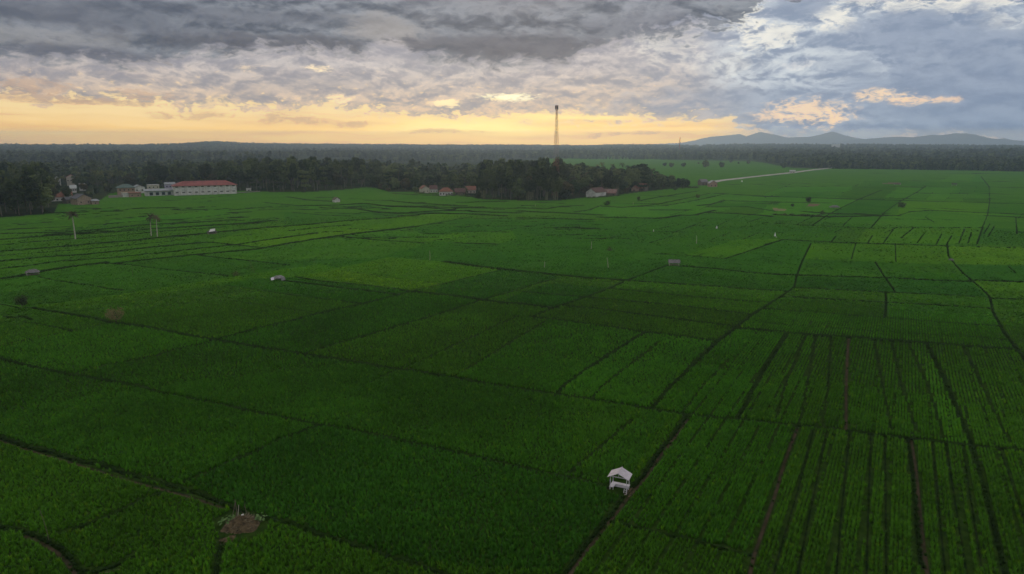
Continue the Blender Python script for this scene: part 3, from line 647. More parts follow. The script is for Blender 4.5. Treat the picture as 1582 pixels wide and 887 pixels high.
# weeds along the banks, tinted dark to stand in for the rice's self-shadow
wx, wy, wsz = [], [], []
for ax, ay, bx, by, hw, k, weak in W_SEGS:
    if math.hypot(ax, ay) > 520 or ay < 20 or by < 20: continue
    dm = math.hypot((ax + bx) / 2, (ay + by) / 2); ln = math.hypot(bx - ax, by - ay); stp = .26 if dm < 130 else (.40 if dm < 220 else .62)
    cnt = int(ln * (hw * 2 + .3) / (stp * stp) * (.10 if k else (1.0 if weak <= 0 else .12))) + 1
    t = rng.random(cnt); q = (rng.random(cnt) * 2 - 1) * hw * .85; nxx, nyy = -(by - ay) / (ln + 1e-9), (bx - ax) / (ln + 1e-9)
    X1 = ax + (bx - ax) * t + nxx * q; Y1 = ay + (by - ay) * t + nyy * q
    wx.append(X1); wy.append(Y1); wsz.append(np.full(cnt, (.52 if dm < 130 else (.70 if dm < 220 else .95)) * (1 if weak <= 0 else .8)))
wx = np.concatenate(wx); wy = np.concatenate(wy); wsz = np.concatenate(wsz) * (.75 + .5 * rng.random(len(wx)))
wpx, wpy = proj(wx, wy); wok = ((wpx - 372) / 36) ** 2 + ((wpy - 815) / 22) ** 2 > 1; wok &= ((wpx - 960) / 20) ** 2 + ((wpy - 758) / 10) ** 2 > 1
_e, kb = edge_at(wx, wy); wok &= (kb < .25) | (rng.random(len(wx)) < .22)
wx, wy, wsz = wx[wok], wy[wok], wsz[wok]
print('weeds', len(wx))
weed_shade_tint = np.array([.42, .33, .9]) * (.6 + .8 * rng.random((len(wx), 1))) * (.7 + .6 * vnoise(wx, wy, 5))[:, None]  # shade of the rice edge put into the weeds' colour
weeds_o = scatter('shade_tinted_bank_weeds', np.stack([wx, wy, np.full(len(wx), .02)], -1), rng.random(len(wx)) * 6.28, wsz, rng.integers(5, 9, len(wx)), tufts, {'ptint': weed_shade_tint})
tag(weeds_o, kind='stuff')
x = np.concatenate(XS); y = np.concatenate(YS); s = np.concatenate(SS); pk = np.concatenate(PK)
tt = plot_tint(x, y) * (.80 + .40 * vnoise(x, y, 14))[:, None] * (.9 + .2 * vnoise(x + 70, y, 2.2))[:, None] * (.74 + .55 * rng.random((len(x), 1)))
yel = rng.random(len(x)) < .05; tt[yel] *= np.array([1.7, 1.25, .9])
rice = scatter('rice_plants', np.stack([x, y, np.full(len(x), .02)], -1), rng.random(len(x)) * 6.28, s, pk, tufts, {'ptint': tt})
tag(rice, kind='stuff')
print('tufts', len(x))

# ------------------------------------------------------------------ trees
LEAF = {'broad': foliage('leaf_broad', (.018, .040, .011), (.125, .165, .050)), 'dark': foliage('leaf_dark', (.012, .026, .009), (.080, .112, .036)),
        'light': foliage('leaf_light', (.040, .072, .022), (.150, .195, .062)), 'rust': foliage('leaf_rust', (.040, .045, .018), (.140, .115, .050)),
        'palm': foliage('leaf_palm', (.035, .058, .020), (.140, .160, .055)), 'bamboo': foliage('leaf_bamboo', (.028, .050, .018), (.090, .115, .040)),
        'far': foliage('leaf_far', (.020, .040, .022), (.085, .115, .060), scale=.05)}
BARK = plain('bark', (.11, .09, .07), .9, .4, 1.5); BARKP = plain('bark_pale', (.15, .135, .11), .9, .35, 1.0)
def leaf_mesh(name, lobes, n, size, seed, mat, fill=.45):
    """many leaf-clump faces through the volume of the crown's lobes"""
    r = np.random.default_rng(seed); wts = np.array([l[3] * l[4] for l in lobes]); wts = wts / wts.sum()
    li = r.choice(len(lobes), n, p=wts); Lb = np.array(lobes)[li]
    d = r.normal(size=(n, 3)); d /= np.linalg.norm(d, axis=1)[:, None]
    rad = fill + (1 - fill) * r.random(n) ** .6; rad *= 1 + .18 * r.normal(size=n) * .6
    p = Lb[:, :3] + d * rad[:, None] * np.stack([Lb[:, 3], Lb[:, 3], Lb[:, 4]], -1)
    # each clump: a bent quad facing roughly outwards
    nrm = d + r.normal(size=(n, 3)) * .55 + np.array([0, 0, .35]); nrm /= np.linalg.norm(nrm, axis=1)[:, None]
    t1 = np.cross(nrm, r.normal(size=(n, 3))); t1 /= np.linalg.norm(t1, axis=1)[:, None]; t2 = np.cross(nrm, t1)
    sz = size * (.55 + .9 * r.random(n)); s1 = (t1 * sz[:, None]); s2 = (t2 * (sz * (.5 + .5 * r.random(n)))[:, None]); bend = nrm * (sz * .3)[:, None]
    V = np.stack([p - s1 - bend, p - s2 * .8 + bend * .2, p + s1 - bend, p + s2 + bend * .2], 1).reshape(-1, 3)
    F = np.arange(n * 4).reshape(n, 4)
    me = bpy.data.meshes.new(name); me.vertices.add(n * 4); me.vertices.foreach_set('co', V.astype(np.float32).ravel())
    me.loops.add(n * 4); me.loops.foreach_set('vertex_index', F.astype(np.int32).ravel()); me.polygons.add(n); me.polygons.foreach_set('loop_start', np.arange(0, n * 4, 4, dtype=np.int32))
    me.update(calc_edges=True); me.materials.append(mat); return me
def tube(V, F, p0, p1, r0, r1, n=6):
    p0, p1 = Vector(p0), Vector(p1); d = (p1 - p0).normalized(); a = d.orthogonal().normalized(); b_ = d.cross(a); k = len(V)
    for p, rr_ in ((p0, r0), (p1, r1)):
        for i in range(n):
            t = 2 * math.pi * i / n; V.append(tuple(p + (a * math.cos(t) + b_ * math.sin(t)) * rr_))
    for i in range(n): F.append((k + i, k + (i + 1) % n, k + n + (i + 1) % n, k + n + i))
    F.append(tuple(k + i for i in reversed(range(n)))); F.append(tuple(k + n + i for i in range(n)))
def bent(V, F, pts, r0, r1, n=6):
    for i in range(len(pts) - 1):
        ta, tb = i / (len(pts) - 1), (i + 1) / (len(pts) - 1)
        tube(V, F, pts[i], pts[i + 1], r0 + (r1 - r0) * ta, r0 + (r1 - r0) * tb, n)
def make_tree(seed, H, cw, bare, leaf, style='round', n=1500, size=.62, bark=BARK):
    """trunk and limbs, crown; H height, cw crown width, bare share of bare trunk"""
    r = random.Random(seed); V, F = [], []; lobes = []
    cb = H * bare; top = H
    lean = r.uniform(-.03, .03) * H
    bent(V, F, [(0, 0, -.3), (lean * .3, 0, H * .35), (lean, lean * .5, H * .8)], H * .014, H * .007, 7)
    nl = {'round': 11, 'tall': 9, 'spread': 13, 'column': 8, 'layer': 12}[style]
    for i in range(nl):
        t = (i + r.random() * .8) / nl
        if style == 'round':
            zz = cb + (top - cb) * (.18 + .66 * t); rr_ = cw * .5 * math.sin(math.pi * (.18 + .72 * (1 - t))) ; off = rr_ * r.uniform(.35, .8); sr = cw * r.uniform(.17, .27); sz_ = sr * r.uniform(.65, .95)
        elif style == 'tall':
            zz = cb + (top - cb) * (.12 + .74 * t); off = cw * .24 * r.uniform(.2, 1.1); sr = cw * r.uniform(.2, .32) * (1.05 - .35 * t); sz_ = sr * r.uniform(.8, 1.2)
        elif style == 'column':
            zz = cb + (top - cb) * (.08 + .8 * t); off = cw * .12 * r.random(); sr = cw * r.uniform(.28, .4) * (1.1 - .6 * t); sz_ = sr * 1.1
        elif style == 'layer':
            zz = cb + (top - cb) * (.1 + .78 * (i % 4) / 3.) + r.uniform(-.3, .3); off = cw * .4 * r.random() * (1 - .4 * (i % 4) / 3.); sr = cw * r.uniform(.17, .27); sz_ = sr * .38
        else:
            zz = cb + (top - cb) * (.45 + .4 * t) ; off = cw * .42 * math.sqrt(r.random()); sr = cw * r.uniform(.13, .22); sz_ = sr * .6
        a = i * 2.4 + r.uniform(-.5, .5); x_, y_ = off * math.cos(a) + lean * .8, off * math.sin(a)
        lobes.append((x_, y_, zz, sr, sz_))
        zs = max(cb * .8, zz - off * .9 - H * .05)
        bent(V, F, [(lean * zs / H, 0, zs), (x_ * .5, y_ * .5, (zs + zz) / 2), (x_, y_, zz)], H * .008, H * .003, 5)
    cr = leaf_mesh('crown', lobes, n, size, seed, leaf)
    return mesh_from('trunk', V, F, bark), cr
def make_palm(seed, H, fr=3.6, n=20, leaf='palm', thick=.17, bark=None, droop=.27):
    r = random.Random(seed); V, F = [], []
    lx, ly = r.uniform(-.07, .07) * H, r.uniform(-.05, .05) * H
    pts = [(lx * t * t, ly * t * t, H * t - .2) for t in (0, .25, .5, .75, 1)]
    bent(V, F, pts, thick * 1.25, thick * .75, 7)
    tv = mesh_from('trunk', V, F, bark or BARKP); V, F = [], []
    top = Vector(pts[-1])
    for i in range(n):
        a = i * 2.399 + r.uniform(-.2, .2); up = r.uniform(-.35, 1.15); ln = fr * r.uniform(.8, 1.12); sp_ = []
        d = Vector((math.cos(a), math.sin(a), 0)); p = top.copy(); ang_ = up; side_ = Vector((-d.y, d.x, 0))
        for k in range(7):
            sp_.append(p.copy()); p = p + (d * math.cos(ang_) + Vector((0, 0, math.sin(ang_)))) * ln / 6; ang_ -= droop + .1 * (1 - up)
        for k in range(6):
            wv = .16 * fr * math.sin(math.pi * (.18 + .8 * k / 6)) ; p0, p1 = sp_[k], sp_[k + 1]
            for s_ in (-1, 1):
                for q in (0, .5):
                    b0 = p0.lerp(p1, q); b1 = p0.lerp(p1, q + .36); o_ = side_ * s_ * wv * r.uniform(.8, 1.2) + Vector((0, 0, -wv * r.uniform(.35, .8))) + (p1 - p0) * .5; kk = len(V)
                    V += [tuple(b0), tuple(b1), tuple(b1 + o_), tuple(b0 + o_ * .9)]; F.append((kk, kk + 1, kk + 2, kk + 3))
    return tv, mesh_from('crown', V, F, LEAF[leaf])
def make_bamboo(seed, H=17, w_=7):
    r = random.Random(seed); V, F = [], []; lobes = []
    for i in range(16):
        a = r.uniform(0, 6.28); b0 = r.uniform(0, 1.6); q = w_ * r.uniform(.15, .55); h_ = H * r.uniform(.7, 1)
        pts = [(b0 * math.cos(a), b0 * math.sin(a), -.2), (b0 * math.cos(a) * 1.3, b0 * math.sin(a) * 1.3, h_ * .5), ((b0 + q * .5) * math.cos(a), (b0 + q * .5) * math.sin(a), h_ * .82), ((b0 + q) * math.cos(a), (b0 + q) * math.sin(a), h_ * .93)]
        bent(V, F, pts, .1, .04, 5)
        for t, k in ((1, .0), (.8, .3), (.5, .55)):
            lobes.append(((b0 + q * t) * math.cos(a), (b0 + q * t) * math.sin(a), h_ * (.93 - k * .45), w_ * .15, w_ * .2))
    return mesh_from('culms', V, F, plain('bamboo_cane', (.20, .20, .11), .7, .3)), leaf_mesh('crown', lobes, 1700, .42, seed, LEAF['bamboo'], .2)
PROTO = {}
def kind(name, label, cat, lst, second='trunk'): PROTO[name] = (label, cat, lst, second)
kind('broadleaf_tree', 'dark rounded broadleaf tree', 'tree', [make_tree(1, 17, 13, .25, LEAF['broad'], 'round'), make_tree(2, 19, 12, .3, LEAF['dark'], 'round'), make_tree(3, 15, 14, .2, LEAF['dark'], 'spread'), make_tree(4, 16, 11, .2, LEAF['light'], 'round'), make_tree(5, 18, 12, .22, LEAF['broad'], 'layer'), make_tree(6, 14, 11, .15, LEAF['rust'], 'round'), make_tree(7, 15, 10, .15, LEAF['light'], 'tall')])
kind('timber_tree', 'tall slender timber tree with a bare pale trunk', 'tree', [make_tree(11, 24, 8.5, .42, LEAF['dark'], 'tall', bark=BARKP), make_tree(12, 22, 8, .38, LEAF['broad'], 'tall', bark=BARKP), make_tree(13, 25, 9, .45, LEAF['broad'], 'tall', bark=BARKP)])
kind('coconut_palm', 'coconut palm with a feathery crown', 'palm', [make_palm(21, 16, 4.2), make_palm(22, 18, 4.4), make_palm(23, 14, 4.0)])
kind('bamboo_clump', 'arching bamboo clump', 'bamboo', [make_bamboo(31), make_bamboo(32, 15, 8)])
kind('bushy_tree', 'low bushy tree with foliage down to the ground', 'tree', [make_tree(41, 8, 9, .06, LEAF['broad'], 'round', 1100, .5), make_tree(42, 6.5, 8, .05, LEAF['dark'], 'round', 1000, .5), make_tree(43, 7, 6, .08, LEAF['light'], 'round', 900, .45), make_tree(44, 5, 6, .05, LEAF['rust'], 'round', 800, .4)])

# ------------------------------------------------------------------ hills and mountains
def mountains(name, prof, r0, mat, seed):
    azl, ell = [], []
    for x_, y_ in prof:
        a, e = azel(x_, y_); azl.append(a); ell.append(CAM_H + r0 * math.tan(R(e)))
    A = np.radians(np.arange(azl[0], azl[-1], .025)); rws = np.linspace(r0 - 1250, r0 + 1200, 60)
    AA_, RR_ = np.meshgrid(A, rws); hp = np.interp(np.degrees(AA_), azl, ell)
    X_, Y_ = RR_ * np.sin(AA_), RR_ * np.cos(AA_)
    t = np.abs(RR_ - r0) / 1230; cross = (1 - smooth01(t)) 
    sp_ = (vnoise(X_ + seed, Y_, 300) - .5) * .45 + (vnoise(X_, Y_ + seed, 120) - .5) * .22
    Z_ = np.maximum(hp - 6, 0) * cross * (1 + sp_ * smooth01(t * 2.4)) + (vnoise(X_, Y_, 24) - .5) * 5
    n0, n1 = Z_.shape; ii = np.arange(n0 * n1).reshape(n0, n1); q = np.stack([ii[:-1, :-1], ii[:-1, 1:], ii[1:, 1:], ii[1:, :-1]], -1).reshape(-1, 4)
    me = bpy.data.meshes.new(name); me.from_pydata(np.stack([X_, Y_, Z_], -1).reshape(-1, 3).tolist(), [], q.tolist()); me.materials.append(mat)
    me.polygons.foreach_set('use_smooth', [True] * len(me.polygons))
    return tag(link(name, me), kind='structure')
mm = plain('mountain_forest', (.035, .055, .030), .95, .45, .006, rgb2=(.020, .032, .020))
mountains('mountains', [(985, 223), (1050, 220.5), (1068, 217.5), (1085, 213.5), (1100, 210.8), (1125, 208.5), (1142, 206.5), (1153, 209.8), (1163, 206.8), (1174, 203.2), (1184, 205), (1200, 208), (1216, 212), (1250, 211), (1262, 208.8), (1285, 203), (1294, 205), (1305, 208.5), (1320, 212), (1345, 216), (1420, 223)], 13200, mm, 3)
mountains('hills', [(1270, 222), (1310, 216.5), (1345, 213.5), (1385, 210.5), (1410, 211.5), (1440, 207.6), (1452, 208.6), (1476, 205.2), (1494, 205.5), (1508, 207.5), (1530, 213), (1543, 214.2), (1552, 212.8), (1566, 216), (1600, 218), (1700, 222)], 11800, mm, 40)
def ground_z(x, y): return float(relief(np.array([x]), np.array([y]))[0])

# ------------------------------------------------------------------ woods too thick to count
def far_tree(seed, H, cw, n=150, size=1.7, mat='far'):
    r = random.Random(seed); lobes = [(r.uniform(-1, 1) * cw * .22, r.uniform(-1, 1) * cw * .22, H * r.uniform(.45, .8), cw * r.uniform(.2, .32), cw * r.uniform(.16, .3)) for _ in range(6)] + [(0, 0, H * .35, cw * .28, H * .3)]
    return leaf_mesh('far_crown', lobes, n, size, seed, LEAF[mat], .35), None
far_kinds = [far_tree(100, 15, 12), far_tree(101, 18, 11), far_tree(102, 13, 13), far_tree(103, 21, 9, mat='dark'), far_tree(104, 16, 12, mat='light'), far_tree(105, 15, 11, mat='broad')]
# front line of the village belt, and of the woods beyond (photo x -> ground y)
BACK_X = [-400, 540, 600, 700, 900, 1000, 1060, 1110]; BACK_R = [1250, 1180, 1060, 1000, 880, 820, 720, 680]
HS_X = [-400, 0, 80, 110, 180, 250, 400, 540, 600, 700, 760, 870, 940, 985, 1020, 1050, 1080, 1110]; HS = [1.2, 1.15, 1.12, .85, .85, 1.1, 1.12, 1.1, 1.0, .82, 1.05, 1.15, .95, 1.05, .8, .62, .56, .5]
BLD = []                                   # (px0, px1, ground py) kept clear of trees in front and just behind
FRONT = [(47, 60, 273), (105, 117, 288), (42, 56, 284), (85, 94, 289), (124, 132, 296), (110, 118, 299), (617, 625, 285), (553, 565, 266), (722, 734, 299.5), (704, 719, 302), (80, 112, 312), (982, 996, 296)]
def keepclear(a, b_, py, back=9): BLD.append((a, b_, py, back))
for a in ((98, 156, 318, 12), (180, 212, 306, 9), (208, 232, 301, 7), (222, 277, 303.5, 10), (270, 368, 303, 16), (364, 402, 298, 5), (650, 679, 299.5, 9), (676, 710, 303.5, 9), (700, 735, 299, 7), (902, 928, 306.5, 8), (915, 962, 304, 8), (972, 1001, 296.5, 8), (1076, 1110, 291, 8)): keepclear(*a)
SPOTS = [(48, 255, 700), (110, 268, 720), (88, 272, 730), (127, 285, 650), (60, 272, 700), (620, 264, 900), (558, 257, 1150), (0, 272, 800)]
cand = []
r9 = np.random.default_rng(99); cell = {}
def try_pt(X_, Y_, dmin):
    k = (int(X_ // 12), int(Y_ // 12))
    for i in (-1, 0, 1):
        for j in (-1, 0, 1):
            for q in cell.get((k[0] + i, k[1] + j), ()):
                if (q[0] - X_) ** 2 + (q[1] - Y_) ** 2 < dmin * dmin: return False
    cell.setdefault(k, []).append((X_, Y_)); return True
NC = 26000; aa = np.radians(r9.uniform(-44, 18, NC)); rad = np.sqrt(r9.uniform(330 ** 2, 1500 ** 2, NC)); order = np.argsort(rad)
Xc, Yc = rad * np.sin(aa), rad * np.cos(aa); pxc, pyc = proj(Xc, Yc)
# dense line of trees right on the wood's front edge
fx = np.concatenate([np.arange(-60, 90, 9), np.arange(84, 230, 8), np.arange(366, 660, 5.2), np.arange(706, 905, 4.6), np.arange(925, 1010, 7), np.arange(1010, 1112, 3.6)]); fy = np.interp(fx, FX, FY) - r9.uniform(.3, 1.5, len(fx))
fp = [G(a, b_) for a, b_ in zip(fx, fy)]
Xc = np.concatenate([[p.x for p in fp], Xc[order]]); Yc = np.concatenate([[p.y for p in fp], Yc[order]]); nfp = len(fp)
pxc, pyc = proj(Xc, Yc)
for i in range(len(Xc)):
    X_, Y_, px_, py_ = Xc[i], Yc[i], pxc[i], pyc[i]
    if py_ > np.interp(px_, FX, FY): continue
    r_ = math.hypot(X_, Y_)
    if r_ > np.interp(px_, BACK_X, BACK_R): continue
    bad = False
    for a, b_, yb, back in BLD:
        if a - 1.5 < px_ < b_ + 1.5:
            gb = 42400 / (yb - 226)
            if Y_ < gb + back + 2: bad = True; break
    for a, b_, yb in FRONT:
        if a - 4 < px_ < b_ + 4:
            gb = 42400 / (yb - 226)
            if gb - (150 if px_ < 200 else 75) < Y_ < gb + 10: bad = True; break
    if bad: continue
    # clearings among the village's houses and a few gaps
    if px_ < 240 and 560 < r_ < 760 and vnoise(np.array([X_]), np.array([Y_]), 45)[0] > .62: continue
    if not try_pt(X_, Y_, 6.0 if i < nfp else (8.5 if r_ < 700 else 10)): continue
    cand.append((X_, Y_, px_, py_, r_, i < nfp))
print('belt trees', len(cand))
def zone(px_, r_, py_):
    if px_ < 92: return 'left of the brick gable house'
    if px_ < 222: return 'behind the brick gable house'
    if px_ < 366: return 'behind the long red-roofed building'
    if px_ < 470: return 'just right of the long red-roofed building'
    if px_ < 600: return 'in the straight-edged wood'
    if px_ < 740: return 'around the mid-belt tiled houses'
    if px_ < 830: return 'in the dark grove left of the mast'
    if px_ < 905: return 'at the foot of the mast'
    if px_ < 1005: return 'behind the white gable house'
    return 'at the village belt\'s right end'
MIX = [(-999, 92, {'broadleaf_tree': 5, 'timber_tree': 3, 'coconut_palm': 3, 'bamboo_clump': 1, 'bushy_tree': 1}), (92, 240, {'broadleaf_tree': 6, 'coconut_palm': 3, 'bamboo_clump': 1, 'bushy_tree': 2}),
       (240, 366, {'broadleaf_tree': 7, 'timber_tree': 4, 'coconut_palm': 1}), (366, 575, {'timber_tree': 8, 'broadleaf_tree': 3, 'coconut_palm': .5}), (575, 740, {'broadleaf_tree': 7, 'bushy_tree': 2.5, 'coconut_palm': 1.4, 'bamboo_clump': 1}),
       (740, 870, {'timber_tree': 6, 'bamboo_clump': 3, 'broadleaf_tree': 2}), (870, 1010, {'broadleaf_tree': 6, 'coconut_palm': 3, 'bamboo_clump': 1, 'bushy_tree': 1}), (1010, 9999, {'broadleaf_tree': 4, 'bushy_tree': 6, 'coconut_palm': 1})]
LIM = {'broadleaf_tree': 285, 'timber_tree': 210, 'coconut_palm': 110, 'bamboo_clump': 60, 'bushy_tree': 120}
used = {k: 0 for k in LIM}; rt = random.Random(17); left_over = []; PR = {}
def put_tree(kn, v, x_, y_, s_, rz, label, group, cat=None, second=None, zz=None):
    base, ct, lst, tr_n = PROTO[kn]; v = v % len(lst)
    if kn == 'bamboo_clump': tr_n = 'culm_cluster'
    e = empty(kn, (x_, y_, ground_z(x_, y_) if zz is None else zz), rz, s_); tag(e, label, cat or ct, group)
    link(tr_n, lst[v][0], e); c_ = link('crown', lst[v][1], e)
    used[kn] = used.get(kn, 0) + 1
    return e
cand.sort(key=lambda c: c[4])
for X_, Y_, px_, py_, r_, front in cand:
    mx = next(m_[2] for m_ in MIX if m_[0] <= px_ < m_[1]); kn = rt.choices(list(mx), list(mx.values()))[0]
    hs = float(np.interp(px_, HS_X, HS)) * rt.uniform(.82, 1.14)
    if front and px_ > 575 and px_ < 740 and rt.random() < .5: kn = 'bushy_tree'
    if front and px_ > 1010: kn = 'bushy_tree'
    if 88 < px_ < 236 and r_ < 740: hs *= .62
    if kn == 'timber_tree' and front: hs *= .92
    if kn == 'bushy_tree': hs = rt.uniform(.7, 1.3) if px_ < 1040 else rt.uniform(.75, 1.2)
    if px_ < -60 or r_ > 900 or used[kn] >= LIM[kn]: left_over.append((X_, Y_, hs, r_)); continue
    v = rt.randrange(84); base = PROTO[kn][0]
    VAR = {'broadleaf_tree': ['rounded mid-green tree', 'rounded near-black green tree', 'wide flat-topped tree', 'light green rounded tree', 'layered broadleaf tree', 'rusty rounded tree', 'light green narrow tree'],
           'timber_tree': ['slender darkest-crowned timber tree', 'shorter slender mid-green timber tree', 'tallest slender mid-green timber tree'],
           'coconut_palm': ['middling coconut palm', 'tall coconut palm', 'short coconut palm'], 'bamboo_clump': ['tall arching bamboo clump', 'low wide bamboo clump'],
           'bushy_tree': ['mid-green bushy tree', 'dark bushy tree', 'small light green bushy tree', 'small rusty brown bushy tree']}[kn]
    row = 'front row' if front else ('first rows' if r_ < 560 else ('middle rows' if r_ < 700 else 'rear rows'))
    base = VAR[v % len(PROTO[kn][2])]
    zz_ = zone(px_, r_, py_); lb = '%s, %s, %s' % (base, row, zz_)
    put_tree(kn, v, X_, Y_, hs, rt.uniform(0, 6.28), lb, '%s in %s %s' % (kn.replace('_', ' ') + 's', row, zz_))
print('trees', used, 'left', len(left_over))
# all further woodland
pts, sz = [[X_, Y_, 0] for X_, Y_, h, r_ in left_over], [h * 1.05 for X_, Y_, h, r_ in left_over]
def wood(n, a0, a1, r0f, r1, dens_noise, seed, s0=1.0, thr=.0):
    g_ = np.random.default_rng(seed); a = np.radians(g_.uniform(a0, a1, n)); r_ = np.sqrt(g_.uniform(900 ** 2, r1 ** 2, n)); x_, y_ = r_ * np.sin(a), r_ * np.cos(a)
    ok = r_ > np.interp(np.degrees(a), r0f[0], r0f[1])
    if thr: ok &= vnoise(x_, y_, dens_noise) > thr
    ok &= ~((np.degrees(a) > 2.0) & (np.degrees(a) < 16) & (r_ < 1990))
    x_, y_ = x_[ok], y_[ok]; return x_, y_, s0 * (.7 + .55 * g_.random(len(x_)) + .35 * vnoise(x_, y_, 120))
r0a = np.array([-60, -44, -20, -15, -12.5, -8, 0, 3, 14, 16, 19, 22, 24, 36, 60]); r0r = np.array([1800, 2000, 2000, 1900, 1900, 1850, 1900, 2150, 2050, 2020, 1950, 1500, 1375, 1360, 1300])
for args in ((36000, -50, 50, (r0a, r0r), 3000, 170, 1, .8, .40), (60000, -50, 50, (r0a, r0r + 700), 5600, 300, 2, 1.0, .28), (8000, 19, 50, (r0a, r0r), 1800, 90, 3, .78, .25), (2500, -50, -19, (r0a, r0r * .75), 2000, 100, 4, 1.0, .5)):
    x_, y_, s_ = wood(*args); pts += np.stack([x_, y_, np.zeros(len(x_))], -1).tolist(); sz += s_.tolist()
pts = np.array(pts); sz = np.array(sz); pts[:, 2] = relief(pts[:, 0], pts[:, 1]) - .3
print('wood points', len(pts))
wd_ = scatter('woodland', pts, r9.random(len(pts)) * 6.28, sz, r9.integers(0, 6, len(pts)), far_kinds); tag(wd_, kind='stuff')

# ------------------------------------------------------------------ single trees and shrubs of the fields
def solo_tree(kn, name_v, px_, py_, hpx, label, cat, Hproto, group=None):
    p = G(px_, py_); e = put_tree(kn, name_v, p.x, p.y, hpx / (pm(p) * .985) / Hproto, rt.uniform(0, 6), label, group, cat, zz=.05); return e
def small_tree(seed, H, cw, leaf, n=900, size=.16, bare=.22, style='round', fill=.25):
    return make_tree(seed, H, cw, bare, leaf, style, n, size)
kind('field_tree', 'x', 'tree', [small_tree(61, 4.2, 3.9, LEAF['dark'], 620, .17, .26, 'round'), small_tree(62, 4.0, 4.4, foliage('leaf_sapling', (.10, .12, .04), (.23, .19, .09)), 850, .13, .2, 'round'), small_tree(63, 2.0, 2.6, LEAF['broad'], 320, .13, .1), small_tree(64, 5.5, 7.0, LEAF['broad'], 620, .3, .12)])
solo_tree('field_tree', 0, 35, 479.5, 24, 'small dark rounded tree alone at the far left end of a field bank', 'tree', 4.2)
solo_tree('field_tree', 1, 180, 501, 26, 'small reddish half-bare tree alone on a field bank, lower left', 'tree', 4.0)
solo_tree('field_tree', 2, 365, 428.5, 10, 'low dark shrub left of the tarpaulin-covered hut', 'shrub', 2.0)
solo_tree('field_tree', 2, 942, 389.5, 8, 'little dark shrub between two pale bamboo stakes in mid field', 'shrub', 2.0)
solo_tree('field_tree', 3, 1393, 322.5, 10, 'round dark bush standing alone on a bank in the right fields', 'tree', 5.5)
solo_tree('field_tree', 0, 1248, 316, 12, 'dark upright bush above the bare patch of the right fields', 'shrub', 4.2)
solo_tree('field_tree', 0, 1224, 321.5, 7, 'small dark bush left of the bare patch in the right fields', 'shrub', 4.2)
solo_tree('field_tree', 2, 1270, 333, 8, 'low dark bush at the right end of the hedge line in the right fields', 'shrub', 2.0)
solo_tree('field_tree', 0, 986, 311.5, 8, 'narrow dark bush in the field below the orange-roofed house', 'shrub', 4.2)
solo_tree('field_tree', 2, 938, 319, 9, 'thin dark shrub below the white gable house', 'shrub', 2.0)
solo_tree('field_tree', 3, 1078, 307, 7, 'loose low bush in the terraces below the right end of the village', 'shrub', 5.5)
solo_tree('field_tree', 3, 1367.5, 260, 4, 'lone dark bush on the far edge of the right fields', 'shrub', 5.5)
for i, (a, b_, h_) in enumerate(((1021, 294, 5), (1043, 295, 5))): solo_tree('field_tree', 2, a, b_, h_, ('left' if i == 0 else 'right') + ' one of two small bushes before the right-end hedge', 'shrub', 2.0, 'small bushes before the village')
for a, b_, h_, lb in ((1037, 259, 8, 'round tree beside the village in the far green field'), (1027, 257, 6, 'narrow tree nearest the village in the far green field'), (1056, 258, 7, 'loose wide tree in the far green field, third from the village'), (1090, 259, 10, 'largest rounded tree standing in the far green field'), (1115, 259, 8, 'wide irregular tree right of the largest one in the far green field'),
                      (1156, 254, 6, 'round tree before the far dark wood, left of the road'), (1129, 252, 5, 'small tree hard against the far dark wood'), (1141, 254, 3, 'tiny shrub before the far dark wood'), (1211, 260, 8, 'dark tree nearest above the pale road'), (1229, 254, 6, 'tree behind the dark tree above the pale road'),
                      (1243, 255, 5, 'low tree strung along the far ditch, left of the road\'s end'), (1264, 255, 5, 'low tree over the pale road\'s far stretch'), (1284, 256, 6, 'tree beside the far end of the pale road'), (1296, 257, 6, 'low tree right of the far end of the pale road'), (1079, 254, 3, 'tiny shrub in the far green field')):
    p = G(a, b_); put_tree('bushy_tree', rt.randrange(2), p.x, p.y, h_ / pm(p) / 7.2, rt.uniform(0, 6), lb, None, 'tree' if 'shrub' not in lb else 'shrub')
p = G(1417, 257); put_tree('broadleaf_tree', 2, p.x, p.y, 1.3, 1, 'big domed dark tree at the front of the far right wood', None)
p = G(1366, 258.2); put_tree('broadleaf_tree', 2, p.x, p.y, .9, 2, 'flat-topped dark tree fronting the far right wood, left of the domed one', None)
p = G(990, 288); put_tree('broadleaf_tree', 4, p.x, p.y, 1.28, .6, 'tallest layered tree with an umbrella top, behind the orange-roofed house', None)
p = G(1013, 288); put_tree('broadleaf_tree', 4, p.x, p.y, .85, 2.6, 'lesser layered tree right of the tallest umbrella-topped one', None)
for a, b_, s_, lb in ((580, 282, 1.3, 'tallest dark tree above the bushy corner of the belt'), (610, 280, 1.22, 'second tallest dark tree, just right of the tallest in mid belt'), (762, 290, 1.3, 'dark tree rising highest from the left of the mast grove'), (786, 290, 1.22, 'high dark tree second left of the mast'), (345, 284, 1.35, 'tree standing highest behind the right half of the long building'), (874, 288, 1.3, 'high tree touching the mast on its right')):
    p = G(a, b_); put_tree('broadleaf_tree', 1 if s_ > 1.25 else 0, p.x, p.y, s_, rt.uniform(0, 6), lb, None)
LEAF['dry'] = foliage('leaf_dry', (.060, .058, .030), (.12, .095, .055)); PALEB = plain('palm_bark', (.42, .39, .33), .9, .3, 1.0)
kind('lone_palm', 'x', 'palm', [make_palm(71, 12, 3.3, 26, thick=.26, leaf='dry', bark=PALEB, droop=.17), make_palm(72, 11.2, 3.1, 24, thick=.24, leaf='dry', bark=PALEB, droop=.17), make_palm(73, 11, 3.0, 24, thick=.24, leaf='dry', bark=PALEB, droop=.17)])
